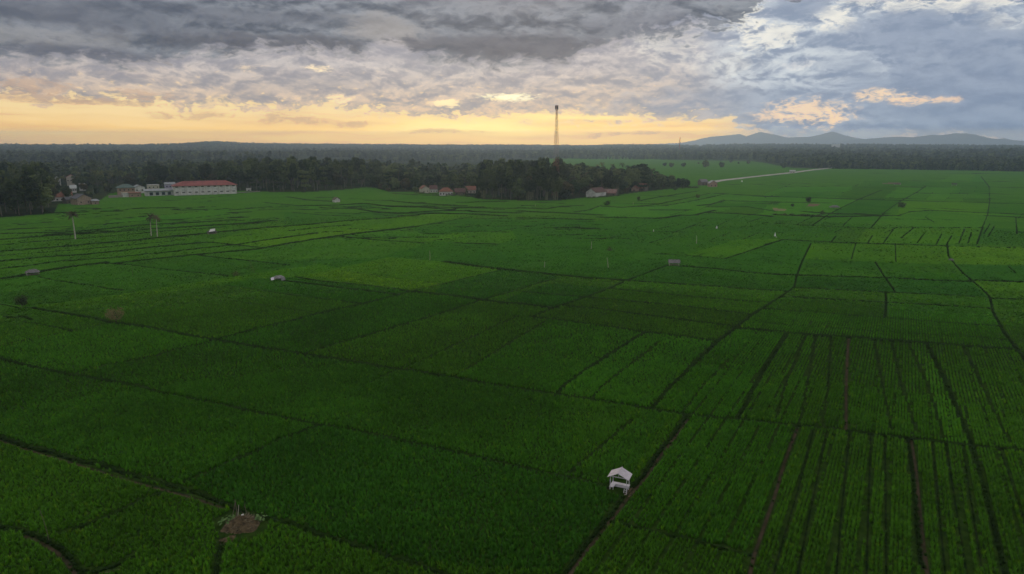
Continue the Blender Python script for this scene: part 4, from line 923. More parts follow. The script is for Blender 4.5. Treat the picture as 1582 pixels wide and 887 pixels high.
for i, (a, b_, h_, lb) in enumerate(((117, 371.5, 43, 'lone slim palm in the left terraces, standing apart from the pair'), (234, 367, 37, 'left palm of the close pair in the left terraces'), (243.5, 367.5, 37, 'right palm of the close pair in the left terraces'))):
    p = G(a, b_); e = put_tree('lone_palm', i, p.x, p.y, h_ / pm(p) / 13.0, 0 if i == 0 else (3.0 if i == 1 else 3.3), lb, 'field palms', 'palm', zz=.05); e.name = 'palm_tree'

# ------------------------------------------------------------------ road
V, F = [], []
def ribbon(pts, wid, zt, zb=0.0):
    V, F = [], []; n = len(pts)
    for i, p in enumerate(pts):
        d = (pts[min(i + 1, n - 1)] - pts[max(i - 1, 0)]).normalized(); s_ = Vector((-d.y, d.x, 0)); gz = ground_z(p.x, p.y)
        for q, zz in ((-wid * .5 - 1, zb), (-wid * .5, zt), (wid * .5, zt), (wid * .5 + 1, zb)): V.append((p.x + s_.x * q, p.y + s_.y * q, gz + zz))
    for i in range(n - 1):
        for k in range(3): a = i * 4 + k; F.append((a, a + 1, a + 5, a + 4))
    return V, F
rp = [G(x_, y_) for x_, y_ in ((1098, 283), (1109, 280.6), (1130, 278), (1154, 275.2), (1180, 272.3), (1205, 269.5), (1231, 266.6), (1258, 263), (1287, 259.9), (1310, 258.2), (1333, 257.2), (1350, 256.6))]
V, F = ribbon(rp, 9, 1.0, -.1); tag(link('road', mesh_from('road', V, F, plain('road_surface', (.36, .34, .31), .9, .3, .05))), kind='structure')

# ------------------------------------------------------------------ building kit
class MB:
    def __init__(s): s.V, s.F = [], []
    def box(s, x0, x1, y0, y1, z0, z1):
        k = len(s.V); s.V += [(x, y, z) for z in (z0, z1) for x, y in ((x0, y0), (x1, y0), (x1, y1), (x0, y1))]
        s.F += [(k, k + 3, k + 2, k + 1), (k + 4, k + 5, k + 6, k + 7), (k, k + 1, k + 5, k + 4), (k + 1, k + 2, k + 6, k + 5), (k + 2, k + 3, k + 7, k + 6), (k + 3, k, k + 4, k + 7)]; return s
    def tube(s, a, b, r0, r1=None, n=6): tube(s.V, s.F, a, b, r0, r1 if r1 is not None else r0, n); return s
    def slab(s, pts, th):                   # a thick sheet through four corners
        k = len(s.V); p = [Vector(q) for q in pts]; n = (p[1] - p[0]).cross(p[-1] - p[0]).normalized() * th; m_ = len(p)
        s.V += [tuple(q) for q in p] + [tuple(q - n) for q in p]; s.F.append(tuple(range(k, k + m_))); s.F.append(tuple(reversed(range(k + m_, k + 2 * m_))))
        for i in range(m_): j = (i + 1) % m_; s.F.append((k + i, k + m_ + i, k + m_ + j, k + j))
        return s
    def prism(s, prof, y0, y1):             # profile in x,z extruded along y
        k = len(s.V); m_ = len(prof); s.V += [(x, y0, z) for x, z in prof] + [(x, y1, z) for x, z in prof]
        s.F.append(tuple(range(k, k + m_))); s.F.append(tuple(reversed(range(k + m_, k + 2 * m_))))
        for i in range(m_): j = (i + 1) % m_; s.F.append((k + i, k + m_ + i, k + m_ + j, k + j))
        return s
    def build(s, name, mat, parent=None, loc=None): return link(name, mesh_from(name, s.V, s.F, mat), parent, loc)
WHITE = plain('white_render', (.62, .61, .58), .85, .35, .35); CREAM = plain('cream_render', (.50, .46, .38), .9, .25, .4); BRICK = plain('old_brick', (.30, .19, .14), .9, .35, 1.2, rgb2=(.36, .27, .20))
TILE = plain('clay_tile', (.26, .10, .06), .85, .45, .9, rgb2=(.12, .07, .05)); TILED = plain('dark_clay_tile', (.13, .06, .05), .85, .4, .9, rgb2=(.07, .05, .045)); REDT = plain('red_metal_tile', (.25, .07, .06), .7, .35, .25)
GREYR = plain('grey_sheet', (.26, .28, .29), .6, .3, .5); GREENR = plain('green_grey_tile', (.10, .15, .13), .8, .3, .6); PANE = plain('dark_pane', (.02, .022, .025), .25, .2); THATCH = plain('grey_thatch', (.19, .18, .18), .95, .4, 2.5); TIMBER = plain('weathered_timber', (.16, .13, .10), .9, .35, 3.0)
LIGHTWOOD = plain('pale_bamboo', (.42, .40, .32), .8, .25, 2.0); SOIL = plain('bare_soil', (.115, .085, .045), .95, .5, 2.6, rgb2=(.032, .026, .014), bump=.12); WPAINT = plain('white_paint', (.66, .63, .66), .7, .18, 1.5); CLOTH = plain('white_cloth', (.75, .75, .73), .9, .1)
def house(name, label, cat, px0, px1, py, wall_h, depth, roof, rh, wmat, rmat, yaw=0.0, wins=0, door=False, over=.45, group=None, zoff=0.0, wz=.45, ww=1.0, wh=1.1, front='x'):
    """roof: 'gx' ridge across the view, 'gy' gable facing the camera, 'hip', 'flat', 'shed'"""
    p = G((px0 + px1) / 2, py); a = math.atan2(p.x, p.y); W = (px1 - px0) / pm(p); e = empty(name, (p.x, p.y, ground_z(p.x, p.y) + zoff), -a + yaw); tag(e, label, cat, group)
    h, d, w2 = wall_h, depth, W / 2; o = over
    if roof == 'gy': MB().prism([(-w2, -.2), (w2, -.2), (w2, h), (0, h + rh * (1 - .06)), (-w2, h)], 0, d).build('wall', wmat, e)
    elif roof == 'gx':
        mb = MB(); k = 0
        mb.V = [(-w2, 0, -.2), (w2, 0, -.2), (w2, d, -.2), (-w2, d, -.2), (-w2, 0, h), (w2, 0, h), (w2, d, h), (-w2, d, h), (-w2, d / 2, h + rh * .94), (w2, d / 2, h + rh * .94)]
        mb.F = [(0, 1, 5, 4), (2, 3, 7, 6), (1, 2, 6, 9, 5), (3, 0, 4, 8, 7), (0, 3, 2, 1)]; mb.build('wall', wmat, e)
    else: MB().box(-w2, w2, 0, d, -.2, h).build('wall', wmat, e)
    r_ = MB(); t = .14; s_ = rh / (w2 if roof == 'gy' else d / 2)
    if roof == 'gy':
        ze = h - o * s_
        r_.slab([(-w2 - o, -o, ze + .1), (0, -o, h + rh + .1), (0, d + o, h + rh + .1), (-w2 - o, d + o, ze + .1)], -t); r_.slab([(.004, -o, h + rh + .1), (w2 + o, -o, ze + .1), (w2 + o, d + o, ze + .1), (.004, d + o, h + rh + .1)], -t)
    elif roof == 'gx':
        ze = h - o * s_
        r_.slab([(-w2 - o, -o, ze + .1), (w2 + o, -o, ze + .1), (w2 + o, d / 2, h + rh + .1), (-w2 - o, d / 2, h + rh + .1)], t); r_.slab([(-w2 - o, d / 2 + .004, h + rh + .1), (w2 + o, d / 2 + .004, h + rh + .1), (w2 + o, d + o, ze + .1), (-w2 - o, d + o, ze + .1)], t)
    elif roof == 'hip':
        ins = min(d / 2 + o, w2 * .8); x0, x1, y0, y1 = -w2 - o, w2 + o, -o, d + o; ym = d / 2; z0 = h + .05; z1 = h + rh
        r_.V = [(x0, y0, z0), (x1, y0, z0), (x1, y1, z0), (x0, y1, z0), (x0 + ins, ym, z1), (x1 - ins, ym, z1), (x0, y0, z0 - .2), (x1, y0, z0 - .2), (x1, y1, z0 - .2), (x0, y1, z0 - .2)]
        r_.F = [(0, 1, 5, 4), (1, 2, 5), (2, 3, 4, 5), (3, 0, 4), (6, 7, 1, 0), (7, 8, 2, 1), (8, 9, 3, 2), (9, 6, 0, 3), (9, 8, 7, 6)]
    elif roof == 'shed': r_.slab([(-w2 - o, -o * 2.4, h + .05), (w2 + o, -o * 2.4, h + .05), (w2 + o, d + o, h + rh), (-w2 - o, d + o, h + rh)], t)
    else: r_.box(-w2 - .25, w2 + .25, -.25, d + .25, h + .01, h + .35)
    r_.build('roof', rmat, e)
    for i in range(wins):
        cx = -w2 + W * (i + .5) / wins
        if door and i == wins // 2:
            MB().box(cx - .5, cx + .5, -.06, .02, 0, 2.1).build('door', TIMBER, e); continue
        f_ = MB(); z0 = h * wz - wh / 2; f_.box(cx - ww / 2 - .1, cx + ww / 2 + .1, -.05, .02, z0 - .1, z0 + wh + .1); fr = f_.build('window', wmat if wmat is not WHITE else CREAM, e)
        MB().box(cx - ww / 2, cx + ww / 2, -.075, -.052, z0, z0 + wh).build('pane', PANE, fr)
    return e
# the long building: white walls with two rows of slot windows, pilasters, hipped red roof
e = house('long_building', 'long white two-storey building with a red hipped roof at the edge of the paddies', 'building', 274, 363.5, 302, 8.2, 15, 'hip', 3.6, WHITE, REDT, yaw=.10, over=.9)
Wb = (363.5 - 274) / pm(G(319, 302))
for k in range(2):
    for i in range(10):
        cx = -Wb / 2 + Wb * (i + .5) / 10; z0 = 7.05 if k else 2.6
        f_ = MB().box(cx - 1.15, cx + 1.15, -.08, .02, z0 - .12, z0 + .82).build('window', CREAM, e); MB().box(cx - 1.0, cx + 1.0, -.11, -.082, z0, z0 + .7).build('pane', PANE, f_)
for i in range(11):
    cx = -Wb / 2 + Wb * i / 10 ; cx = min(max(cx, -Wb / 2 + .2), Wb / 2 - .2); MB().box(cx - .16, cx + .16, -.14, -.002, -.1, 7.95).build('pilaster', CREAM, e)
MB().box(-Wb / 2 - .05, Wb / 2 + .05, -.10, -.003, -.1, .5).build('plinth', plain('grey_plinth', (.3, .29, .28)), e)
e = house('annex_building', 'low white building with four square dark windows and a grey flat roof', 'building', 228, 272, 303.3, 4.6, 9, 'shed', 1.1, WHITE, GREYR, yaw=.10, wins=0, over=.8)
Wa = (272 - 228) / pm(G(250, 303.3))
for i in range(4):
    cx = -Wa / 2 + 4.2 + i * 4.4; f_ = MB().box(cx - 1.35, cx + 1.35, -.1, .02, .9, 3.5).build('window', plain('teal_frame', (.25, .38, .36)), e); MB().box(cx - 1.1, cx + 1.1, -.13, -.102, 1.1, 3.3).build('pane', PANE, f_)
house('green_roofed_house', 'brick house with a green-grey hipped roof left of the low white building', 'house', 185, 208, 302.5, 6.6, 9, 'hip', 2.8, BRICK, GREENR, yaw=.1, wins=4, wz=.72, over=.8)
house('garden_shed', 'whitewashed shed with a flat top in front of the green-roofed house', 'shed', 190, 200, 305.6, 3.6, 4, 'flat', .3, WHITE, CREAM, yaw=.1, wins=0)
house('brick_shed', 'reddish brick shed between the green-roofed house and the low white building', 'shed', 201, 217.5, 305.4, 3.8, 4.5, 'shed', .4, BRICK, TILE, yaw=.1, wins=2, ww=.8, wh=.8)
house('grey_roofed_house', 'white house with a grey roof peeping over the brick shed', 'house', 209, 224, 300, 5.6, 8, 'gy', 1.9, WHITE, GREYR, yaw=.2, wins=2, wz=.6)
house('flat_roofed_house', 'pale flat-roofed block peeping over the low white building', 'house', 230, 246, 297, 6.2, 7, 'flat', .3, CREAM, plain('pale_slab', (.45, .44, .42)), yaw=.1, wins=3, wz=.7)
house('lilac_house', 'lilac-fronted house squeezed against the left end of the long building', 'house', 257, 271, 297.5, 7.4, 7, 'gx', 1.4, plain('lilac_render', (.38, .34, .46)), GREYR, yaw=.1, wins=3, wz=.7)
house('brick_gable_house', 'bare brick house with its gable towards the paddies and a dark roof', 'house', 121, 142, 317.5, 5.0, 9.5, 'gy', 2.6, plain('pale_brick', (.38, .29, .22), .9, .3, .8), plain('dark_sheet', (.10, .10, .11), .7, .3), yaw=.42, wins=2, wz=.45, ww=.7, wh=.9, over=.6)
house('lean_to', 'pale lean-to on the right side of the brick gable house', 'shed', 143, 153, 317, 3.0, 5, 'shed', .9, plain('pale_brick', (.38, .29, .22)), GREYR, yaw=.3, wins=1, ww=.7, wh=.7)
house('dark_roofed_shed', 'open dark shed on the left side of the brick gable house', 'shed', 104, 119, 315.5, 3.4, 6, 'gx', 1.6, TIMBER, plain('dark_sheet', (.10, .10, .11)), yaw=.42, wins=2, ww=.8, wh=.8)
house('village_house', 'low clay-tiled house in the trees left of the brick gable house', 'house', 80, 98, 312, 3.6, 8, 'gx', 2.6, WHITE, TILE, wins=3, group='village houses among the trees', zoff=0)
house('village_house', 'clay-tiled house close behind the brick gable house', 'house', 97, 111, 309, 3.6, 8, 'gx', 2.4, WHITE, TILE, wins=3, group='village houses among the trees')
for (a, b_, y_, wh_, lb, wm, rm, rt_) in ((47, 60, 273, 7, 'pink-roofed house farthest back in the left village', CREAM, plain('pink_tile', (.36, .16, .13)), 'gx'), (105, 117, 288, 9, 'tall pinkish red-roofed house amid the left village trees', CREAM, plain('pink_red_tile', (.34, .11, .10)), 'gy'), (40, 58, 284, 6.5, 'long green-grey roof among the left village trees', CREAM, GREENR, 'gx'),
                                      (85, 94, 289, 7.5, 'house with a pale green-grey gable left of the red-roofed one', WHITE, plain('pale_sheet', (.42, .45, .42)), 'gy'), (124, 132, 296, 6.5, 'white-walled house showing right of the red-roofed one', WHITE, plain('pale_slab', (.45, .44, .42)), 'flat'), (110, 118, 299, 4.6, 'low pale-roofed house below the red-roofed one', WHITE, plain('pale_sheet', (.42, .45, .42)), 'gx'),
                                      (617, 625, 285, 7.5, 'white house peeping from the trees above the small tiled houses', WHITE, plain('pale_slab', (.45, .44, .42)), 'gx'), (553, 565, 266, 9, 'pale-roofed house seen over the straight-edged wood', WHITE, plain('pale_sheet', (.42, .45, .42)), 'gx'), (-6, 3, 281, 6, 'whitish roof at the far left edge above the wood', WHITE, plain('pale_sheet', (.42, .45, .42)), 'gx')):
    house('village_house', lb, 'house', a, b_, y_, wh_, 8, rt_, 2.4, wm, rm, wins=3, wz=.65, group='village houses among the trees')
house('tiled_house', 'small white-fronted gable house, leftmost of the mid-belt houses', 'house', 652, 664, 299, 4.2, 7, 'gy', 2.4, CREAM, TILE, yaw=.35, wins=2, ww=.7, wh=.9)
house('tiled_house', 'low house with a flat white awning behind the small gable house', 'house', 665, 676, 298.4, 3.6, 7, 'gx', 3.0, WHITE, TILED, yaw=.2, wins=3, ww=.8, wh=1.0)
house('tiled_house', 'orange-tiled white house with four openings in mid belt', 'house', 679, 700, 303, 3.6, 7.5, 'hip', 3.2, WHITE, TILE, yaw=.05, wins=5, door=True, ww=1.0, wh=1.3, wz=.5)
house('tiled_house', 'dark weathered tiled house right of the orange-tiled one', 'house', 703, 719, 302, 2.8, 7, 'gx', 2.8, TIMBER, TILED, wins=3, door=True)
house('tiled_house', 'pinkish-roofed house half hidden beside the dark grove', 'house', 720, 735, 299.5, 3.4, 7, 'gx', 3.0, CREAM, TILE, wins=3)
house('white_gable_house', 'white gable-fronted house with a dark red tiled roof, right of the grove', 'house', 904, 921, 306, 4.6, 17, 'gy', 3.0, WHITE, TILED, yaw=-.52, wins=0, over=.7)
house('red_roofed_barn', 'long dark red roof adjoining the white gable house', 'house', 930, 951, 303.5, 2.8, 8, 'gx', 2.9, TIMBER, plain('rusty_sheet', (.20, .10, .08), .8, .4, .5, rgb2=(.24, .2, .19)), yaw=-.2, wins=3, door=True)
house('orange_roofed_house', 'house with a bright orange-brown tiled roof at the wood edge', 'house', 980, 996, 296, 3.6, 9, 'gx', 3.4, TIMBER, TILE, yaw=-.35, wins=2)
house('orange_roofed_house', 'low brown tiled wing left of the bright orange-brown roof', 'house', 975, 984, 296.5, 3.0, 6, 'gy', 2.2, BRICK, TILE, yaw=-.35, wins=1)
house('end_house', 'grey-roofed house with a pale ridge at the right end of the village', 'house', 1083, 1094, 287.5, 4.4, 8, 'gx', 2.4, TIMBER, THATCH, yaw=.5, wins=2)
house('end_house', 'brick-red house with a pale roof edge, last in the village', 'house', 1096, 1108, 290, 4.2, 7, 'gy', 2.6, BRICK, GREYR, yaw=.3, wins=2)
house('far_house', 'white house in the far right wood', 'house', 1521, 1529, 256.8, 9, 8, 'gx', 3, WHITE, GREYR, wins=2, wz=.6)
house('far_house', 'large whitish building deep in the far woods over the road', 'building', 1284, 1296, 238.3, 24, 20, 'gx', 8, WHITE, plain('pale_sheet', (.42, .45, .42)), wins=4, wz=.6, ww=3, wh=4)
house('roadside_shelter', 'pale roadside shelter beside the far road', 'shed', 1220, 1228, 268, 3.6, 5, 'gx', 1.4, CREAM, plain('pale_sheet', (.42, .45, .42)), wins=2)
house('field_house', 'small whitish hut with a dark gable standing in the terraces below the wood', 'hut', 517, 526, 313.6, 2.4, 3.4, 'gy', 1.5, WHITE, TIMBER, yaw=.5, wins=0, door=False)
house('water_box', 'white box beside the wall right of the long building', 'box', 381, 388, 296, 2.6, 3, 'flat', .3, WHITE, WHITE, wins=1, ww=.8, wh=.8)
p0, p1 = G(365, 300), G(402, 297.6); d = p1 - p0; wl = MB().box(0, d.length, 0, .3, -.2, 1.5); 
for i in range(9): q = d.length * i / 8; wl.box(max(0, q - .25), min(d.length, q + .25), -.06, -.004, -.2, 1.65)
o = wl.build('boundary_wall', plain('grey_wall', (.22, .20, .19)), None, p0); o.rotation_euler = (0, 0, math.atan2(d.y, d.x)); tag(o, 'low grey boundary wall running right from the long building', 'wall')
p0, p1 = G(168, 306.8), G(190, 305.8); d = p1 - p0; wl = MB().box(0, d.length, 0, .3, -.2, 2.4)
for i in range(6): q = d.length * i / 5; wl.box(max(0, q - .25), min(d.length, q + .25), -.06, -.004, -.2, 2.6)
o = wl.build('boundary_wall', plain('pale_wall', (.30, .26, .23)), None, p0); o.rotation_euler = (0, 0, math.atan2(d.y, d.x)); tag(o, 'brownish wall running left from the green-roofed house', 'wall')

# ------------------------------------------------------------------ lattice mast
def mast(label, px_, py_, D, top_py, wbase, legr, bands=True, detail=True):
    d = ray(px_, py_); k = D / d.y; x_, y_ = d.x * k, D; z0 = ground_z(x_, y_); dt = ray(px_, top_py); H = CAM_H + dt.z * (D / dt.y) - z0
    e = empty('lattice_mast', (x_, y_, z0), .5); tag(e, label, 'mast')
    red = plain('mast_red', (.26, .07, .055), .6, .2); wht = plain('mast_white', (.34, .32, .31), .6, .15) if bands else red
    wid = lambda t: wbase * (1 - t) + .8
    nb = 7; legs = [[MB(), MB()] for _ in range(4)]; br = [MB(), MB()]
    ns = 28 if detail else 10
    for i in range(ns):
        ta, tb = i / ns, (i + 1) / ns; wa, wb_ = wid(ta) / 2, wid(tb) / 2; c = int(ta * nb) % 2
        cr = [(-1, -1), (1, -1), (1, 1), (-1, 1)]
        for q in range(4):
            s, s2 = cr[q], cr[(q + 1) % 4]
            a = (s[0] * wa, s[1] * wa, ta * H - (.3 if i == 0 else 0)); b_ = (s[0] * wb_, s[1] * wb_, tb * H); legs[q][c].tube(a, b_, legr, legr, 4)
            a2 = (s2[0] * wa, s2[1] * wa, ta * H); b2 = (s2[0] * wb_, s2[1] * wb_, tb * H)
            br[c].tube(a, b2, legr * .5, legr * .5, 3); br[c].tube(a2, b_, legr * .5, legr * .5, 3); br[c].tube(b_, b2, legr * .5, legr * .5, 3)
    for q in range(4):
        lg = legs[q][0].build('leg', red, e)
        if legs[q][1].V: legs[q][1].build('white_band', wht, lg)
    bo = br[0].build('bracing', red, e)
    if br[1].V: br[1].build('white_band', wht, bo)
    dark = plain('mast_dark', (.07, .07, .08), .6, .2)
    if detail:
        MB().box(-1.0, 1.0, -1.0, 1.0, H * .965, H * .968).build('platform', dark, e)
        rg = MB()
        for i in range(12):
            a, b_ = 2 * math.pi * i / 12, 2 * math.pi * (i + 1) / 12
            for zz in (H * .955, H * 1.0): rg.tube((1.35 * math.cos(a), 1.35 * math.sin(a), zz), (1.35 * math.cos(b_), 1.35 * math.sin(b_), zz), .07, .07, 4)
            if i % 3 == 0: rg.tube((1.35 * math.cos(a), 1.35 * math.sin(a), H * .955), (1.35 * math.cos(a), 1.35 * math.sin(a), H), .06, .06, 4)
        rg.build('antenna_ring', dark, e)
        for i in range(3):
            a = i * 2.1 + .4; x1, y1 = 1.0 * math.cos(a), 1.0 * math.sin(a); MB().box(x1 - .28, x1 + .28, y1 - .28, y1 + .28, H * .962, H * .995).build('antenna', dark, e)
        MB().tube((0, 0, H * .965), (0, 0, H * 1.02), .06, .03).build('lightning_rod', dark, e)
    return e
mast('tall red and white lattice communications mast rising from the dark grove', 858.5, 300, 545, 163, 3.8, .085)
mast('distant thin mast on the hazy skyline left of the mountains', 1050, 226, 2900, 212, 3.0, .5, False, False)

# ------------------------------------------------------------------ the near shelter
p = G(957, 757.5); hang = math.atan2(rowdir.y, rowdir.x) - math.pi / 2 + .10
if rowdir.y < 0: hang += math.pi
s = empty('field_shelter', (p.x, p.y, .05), hang); tag(s, 'white open-sided field shelter with a gabled roof and bench beside the bank', 'shelter')
hw, hd, ze, zr = 1.28, .92, 1.86, 2.5
roofm = plain('shelter_sheet', (.54, .50, .53), .6, .25, 1.6, bump=.01)
for sx in (-1, 1):
    rf = MB().slab([(0 + sx * .004, -hd, zr), (sx * hw, -hd, ze), (sx * hw, hd, ze), (sx * .004, hd, zr)], .035 * sx)
    rf.build('roof_panel', roofm, s)
MB().tube((0, -hd - .03, zr + .03), (0, hd + .03, zr + .03), .045).build('ridge_cap', roofm, s)
for sx in (-1, 1):
    for sy in (-1, 1): MB().tube((sx * .98, sy * .62, -.1), (sx * .98, sy * .62, ze + .14), .045, .04, 8).build('post', WPAINT, s)
bm_ = MB()
for sy in (-1, 1): bm_.box(-1.02, 1.02, sy * .62 - .035, sy * .62 + .035, 1.84, 1.92); bm_.tube((0, sy * .62, 1.92), (0, sy * .62, 2.44), .03); bm_.tube((-.9, sy * .62, 1.92), (0, sy * .62, 2.42), .03); bm_.tube((.9, sy * .62, 1.92), (0, sy * .62, 2.42), .03)
for sx in (-1, 1): bm_.box(sx * .98 - .035, sx * .98 + .035, -.58, .58, 1.78, 1.838)
bm_.build('roof_frame', WPAINT, s)
bk = MB().box(-1.08, 1.08, .22, .72, .50, .56); bk.box(-1.05, 1.05, .24, .29, .05, .499); bk.build('back_bench', WPAINT, s)
MB().box(-1.08, -.56, -.68, .216, .505, .565).build('side_bench', WPAINT, s)
lg_ = MB()
for a, b_ in ((-1.03, -.62), (-.62, -.62), (-1.03, .15), (-.62, .15), (1.0, .3), (1.0, .66), (-.0, .3), (-1.0, .66)): lg_.tube((a, b_, -.05), (a, b_, .503), .03, .03, 5)
lg_.build('bench_legs', WPAINT, s)
MB().box(-.5, 1.0, -.60, .20, .02, .10).build('floor', plain('shelter_floor', (.16, .085, .07), .9, .3, 3), s)
ld = MB()
for q in (0, .34): ld.tube((.72 + q, -.98, -.05), (.72 + q, -.62, .6), .03)
for t in (.2, .5, .8): ld.tube((.72, -.98 + .36 * t, -.05 + .65 * t), (1.06, -.98 + .36 * t, -.05 + .65 * t), .022)
ld.build('ladder', WPAINT, s)
# trodden soil round it
def soil_patch(name, c, rx, ry, hh, label, cat, seed, rot=0.0, n=44):
    V, F = [], []; r = random.Random(seed); ring = 14
    for j in range(ring + 1):
        t = j / ring
        for i in range(n):
            a = 2 * math.pi * i / n; k = t * (1 + .10 * math.sin(3 * a + seed) + .07 * math.sin(7 * a + 2 * seed)); x_ = k * rx * math.cos(a); y_ = k * ry * math.sin(a)
            z_ = hh * (1 - t * t) ** 1.3 * (.8 + .5 * float(vnoise(np.array([x_ + 40 + seed]), np.array([y_]), .8)[0])) + float(vnoise(np.array([x_ + 9]), np.array([y_ + seed]), .22)[0] - .5) * .42 * (1 - t) ** .5 * min(1, hh * 1.6) - (.05 if j == ring else -.02)
            V.append((x_ * math.cos(rot) - y_ * math.sin(rot), x_ * math.sin(rot) + y_ * math.cos(rot), z_))
    for j in range(ring):
        for i in range(n): a = j * n + i; b_ = j * n + (i + 1) % n; F.append((a, b_, b_ + n, a + n))
    o = link(name, mesh_from(name, V, F, SOIL, False), None, c); tag(o, label, cat); return o
soil_patch('trodden_earth', G(962, 759) + Vector((0, 0, .06)), 2.0, 1.5, .10, 'trodden reddish-brown earth around the white shelter', 'bare earth', 4, hang)
mc = G(373, 815); soil_patch('earth_mound', mc + Vector((0, 0, .05)), 2.2, 2.0, 1.05, 'bare brown earth mound on the bank, lower left', 'mound', 2, -.3)
mo = bpy.data.objects['earth_mound']; sw = MB(); rs = random.Random(3)
for i in range(170):
    a = rs.uniform(0, 6.28); q = rs.uniform(.1, 1.0) ** .6 * 1.9; x_, y_ = q * math.cos(a), q * math.sin(a); b2 = rs.uniform(0, 3.14); l_ = rs.uniform(.2, .55); zz = 1.0 * (1 - (q / 2.2) ** 2) ** 1.3 + .02
    sw.tube((x_, y_, max(zz, .05)), (x_ + l_ * math.cos(b2), y_ + l_ * math.sin(b2), max(zz, .05) + rs.uniform(-.05, .3)), .018, .012, 3)
sw.build('straw', plain('straw', (.22, .19, .12), .9, .4, 3), mo)
soil_patch('earth_mound', G(354, 836) + Vector((0, 0, .05)), 1.3, 1.1, .3, 'low spill of soil at the foot of the big bare mound', 'mound', 5, .4)
def stick(name, label, cat, px_, py_, hm, lx, ly, r_, mat, group=None, z=0.0):
    q = G(px_, py_); mb = MB(); n_ = 4
    for i in range(n_):
        t0, t1 = i / n_, (i + 1) / n_; w_ = .03 * hm * math.sin(3 * t0); w1 = .03 * hm * math.sin(3 * t1)
        mb.tube((lx * t0 + w_, ly * t0, hm * t0 - (.3 if i == 0 else 0)), (lx * t1 + w1, ly * t1, hm * t1), r_ * (1 - .4 * t0), r_ * (1 - .4 * t1), 6)
    o = mb.build(name, mat, None, Vector((q.x, q.y, z))); tag(o, label, cat, group); return o
stick('wooden_stake', 'leaning stake at the left of the mound, crossing its neighbour at the top', 'stake', 358, 806, 2.1, .5, .2, .045, TIMBER, z=.35)
stick('wooden_stake', 'upright stake crossing the leaning one at the top on the mound', 'stake', 366, 803, 1.9, -.1, .1, .045, TIMBER, z=.5)
stick('wooden_stake', 'pale straight stake in the middle of the mound', 'stake', 367.5, 804, 1.35, .22, 0, .055, LIGHTWOOD, z=.5)
stick('wooden_stake', 'thin grey stake at the right of the mound', 'stake', 382, 805, 1.5, -.22, .1, .035, TIMBER, z=.45)
def leafy(name, label, px_, py_, n, size, seed, z=.3):
    r = random.Random(seed); q = G(px_, py_); e = empty(name, (q.x, q.y, z)); tag(e, label, 'plant'); st = MB(); V, F = [], []
    for i in range(n):
        a = r.uniform(0, 6.28); l_ = r.uniform(.3, 1) * size; h_ = r.uniform(.25, .7); tip = Vector((l_ * math.cos(a), l_ * math.sin(a), h_)); st.tube((0, 0, -.3), tip, .015, .01, 4)
        w_ = r.uniform(.10, .18); u = Vector((math.cos(a), math.sin(a), r.uniform(-.5, .2))).normalized(); s_ = Vector((-math.sin(a), math.cos(a), 0)); k = len(V)
        V += [tuple(tip - u * .05), tuple(tip + u * w_ + s_ * w_ * .9), tuple(tip + u * w_ * 2.4 - Vector((0, 0, .05))), tuple(tip + u * w_ - s_ * w_ * .9)]; F.append((k, k + 1, k + 2, k + 3))
    st.build('stem', plain('green_stem', (.08, .12, .05)), e); link('leaves', mesh_from('leaves', V, F, foliage('leaf_bright', (.10, .20, .06), (.20, .32, .11))), e); return e
leafy('leafy_plant', 'bright green leafy plant on the left side of the mound', 348, 814, 18, .55, 3, .35)
leafy('leafy_plant', 'yellowish leafy plant between the mound and its leaning stakes', 356, 812, 18, .5, 9, .5)
leafy('leafy_plant', 'bright green leafy plant at the right end of the mound', 404, 808, 20, .5, 6, .35)
st = bmesh.new(); bmesh.ops.create_icosphere(st, subdivisions=2, radius=.14); 
for v in st.verts: v.co *= 1 + .2 * math.sin(v.co.x * 30 + v.co.y * 17); v.co.z *= .6
sm_ = bpy.data.meshes.new('stone'); st.to_mesh(sm_); sm_.materials.append(CLOTH); q = G(376, 806); tag(link('white_stone', sm_, None, (q.x, q.y, .82)), 'small white stone on top of the mound', 'stone')

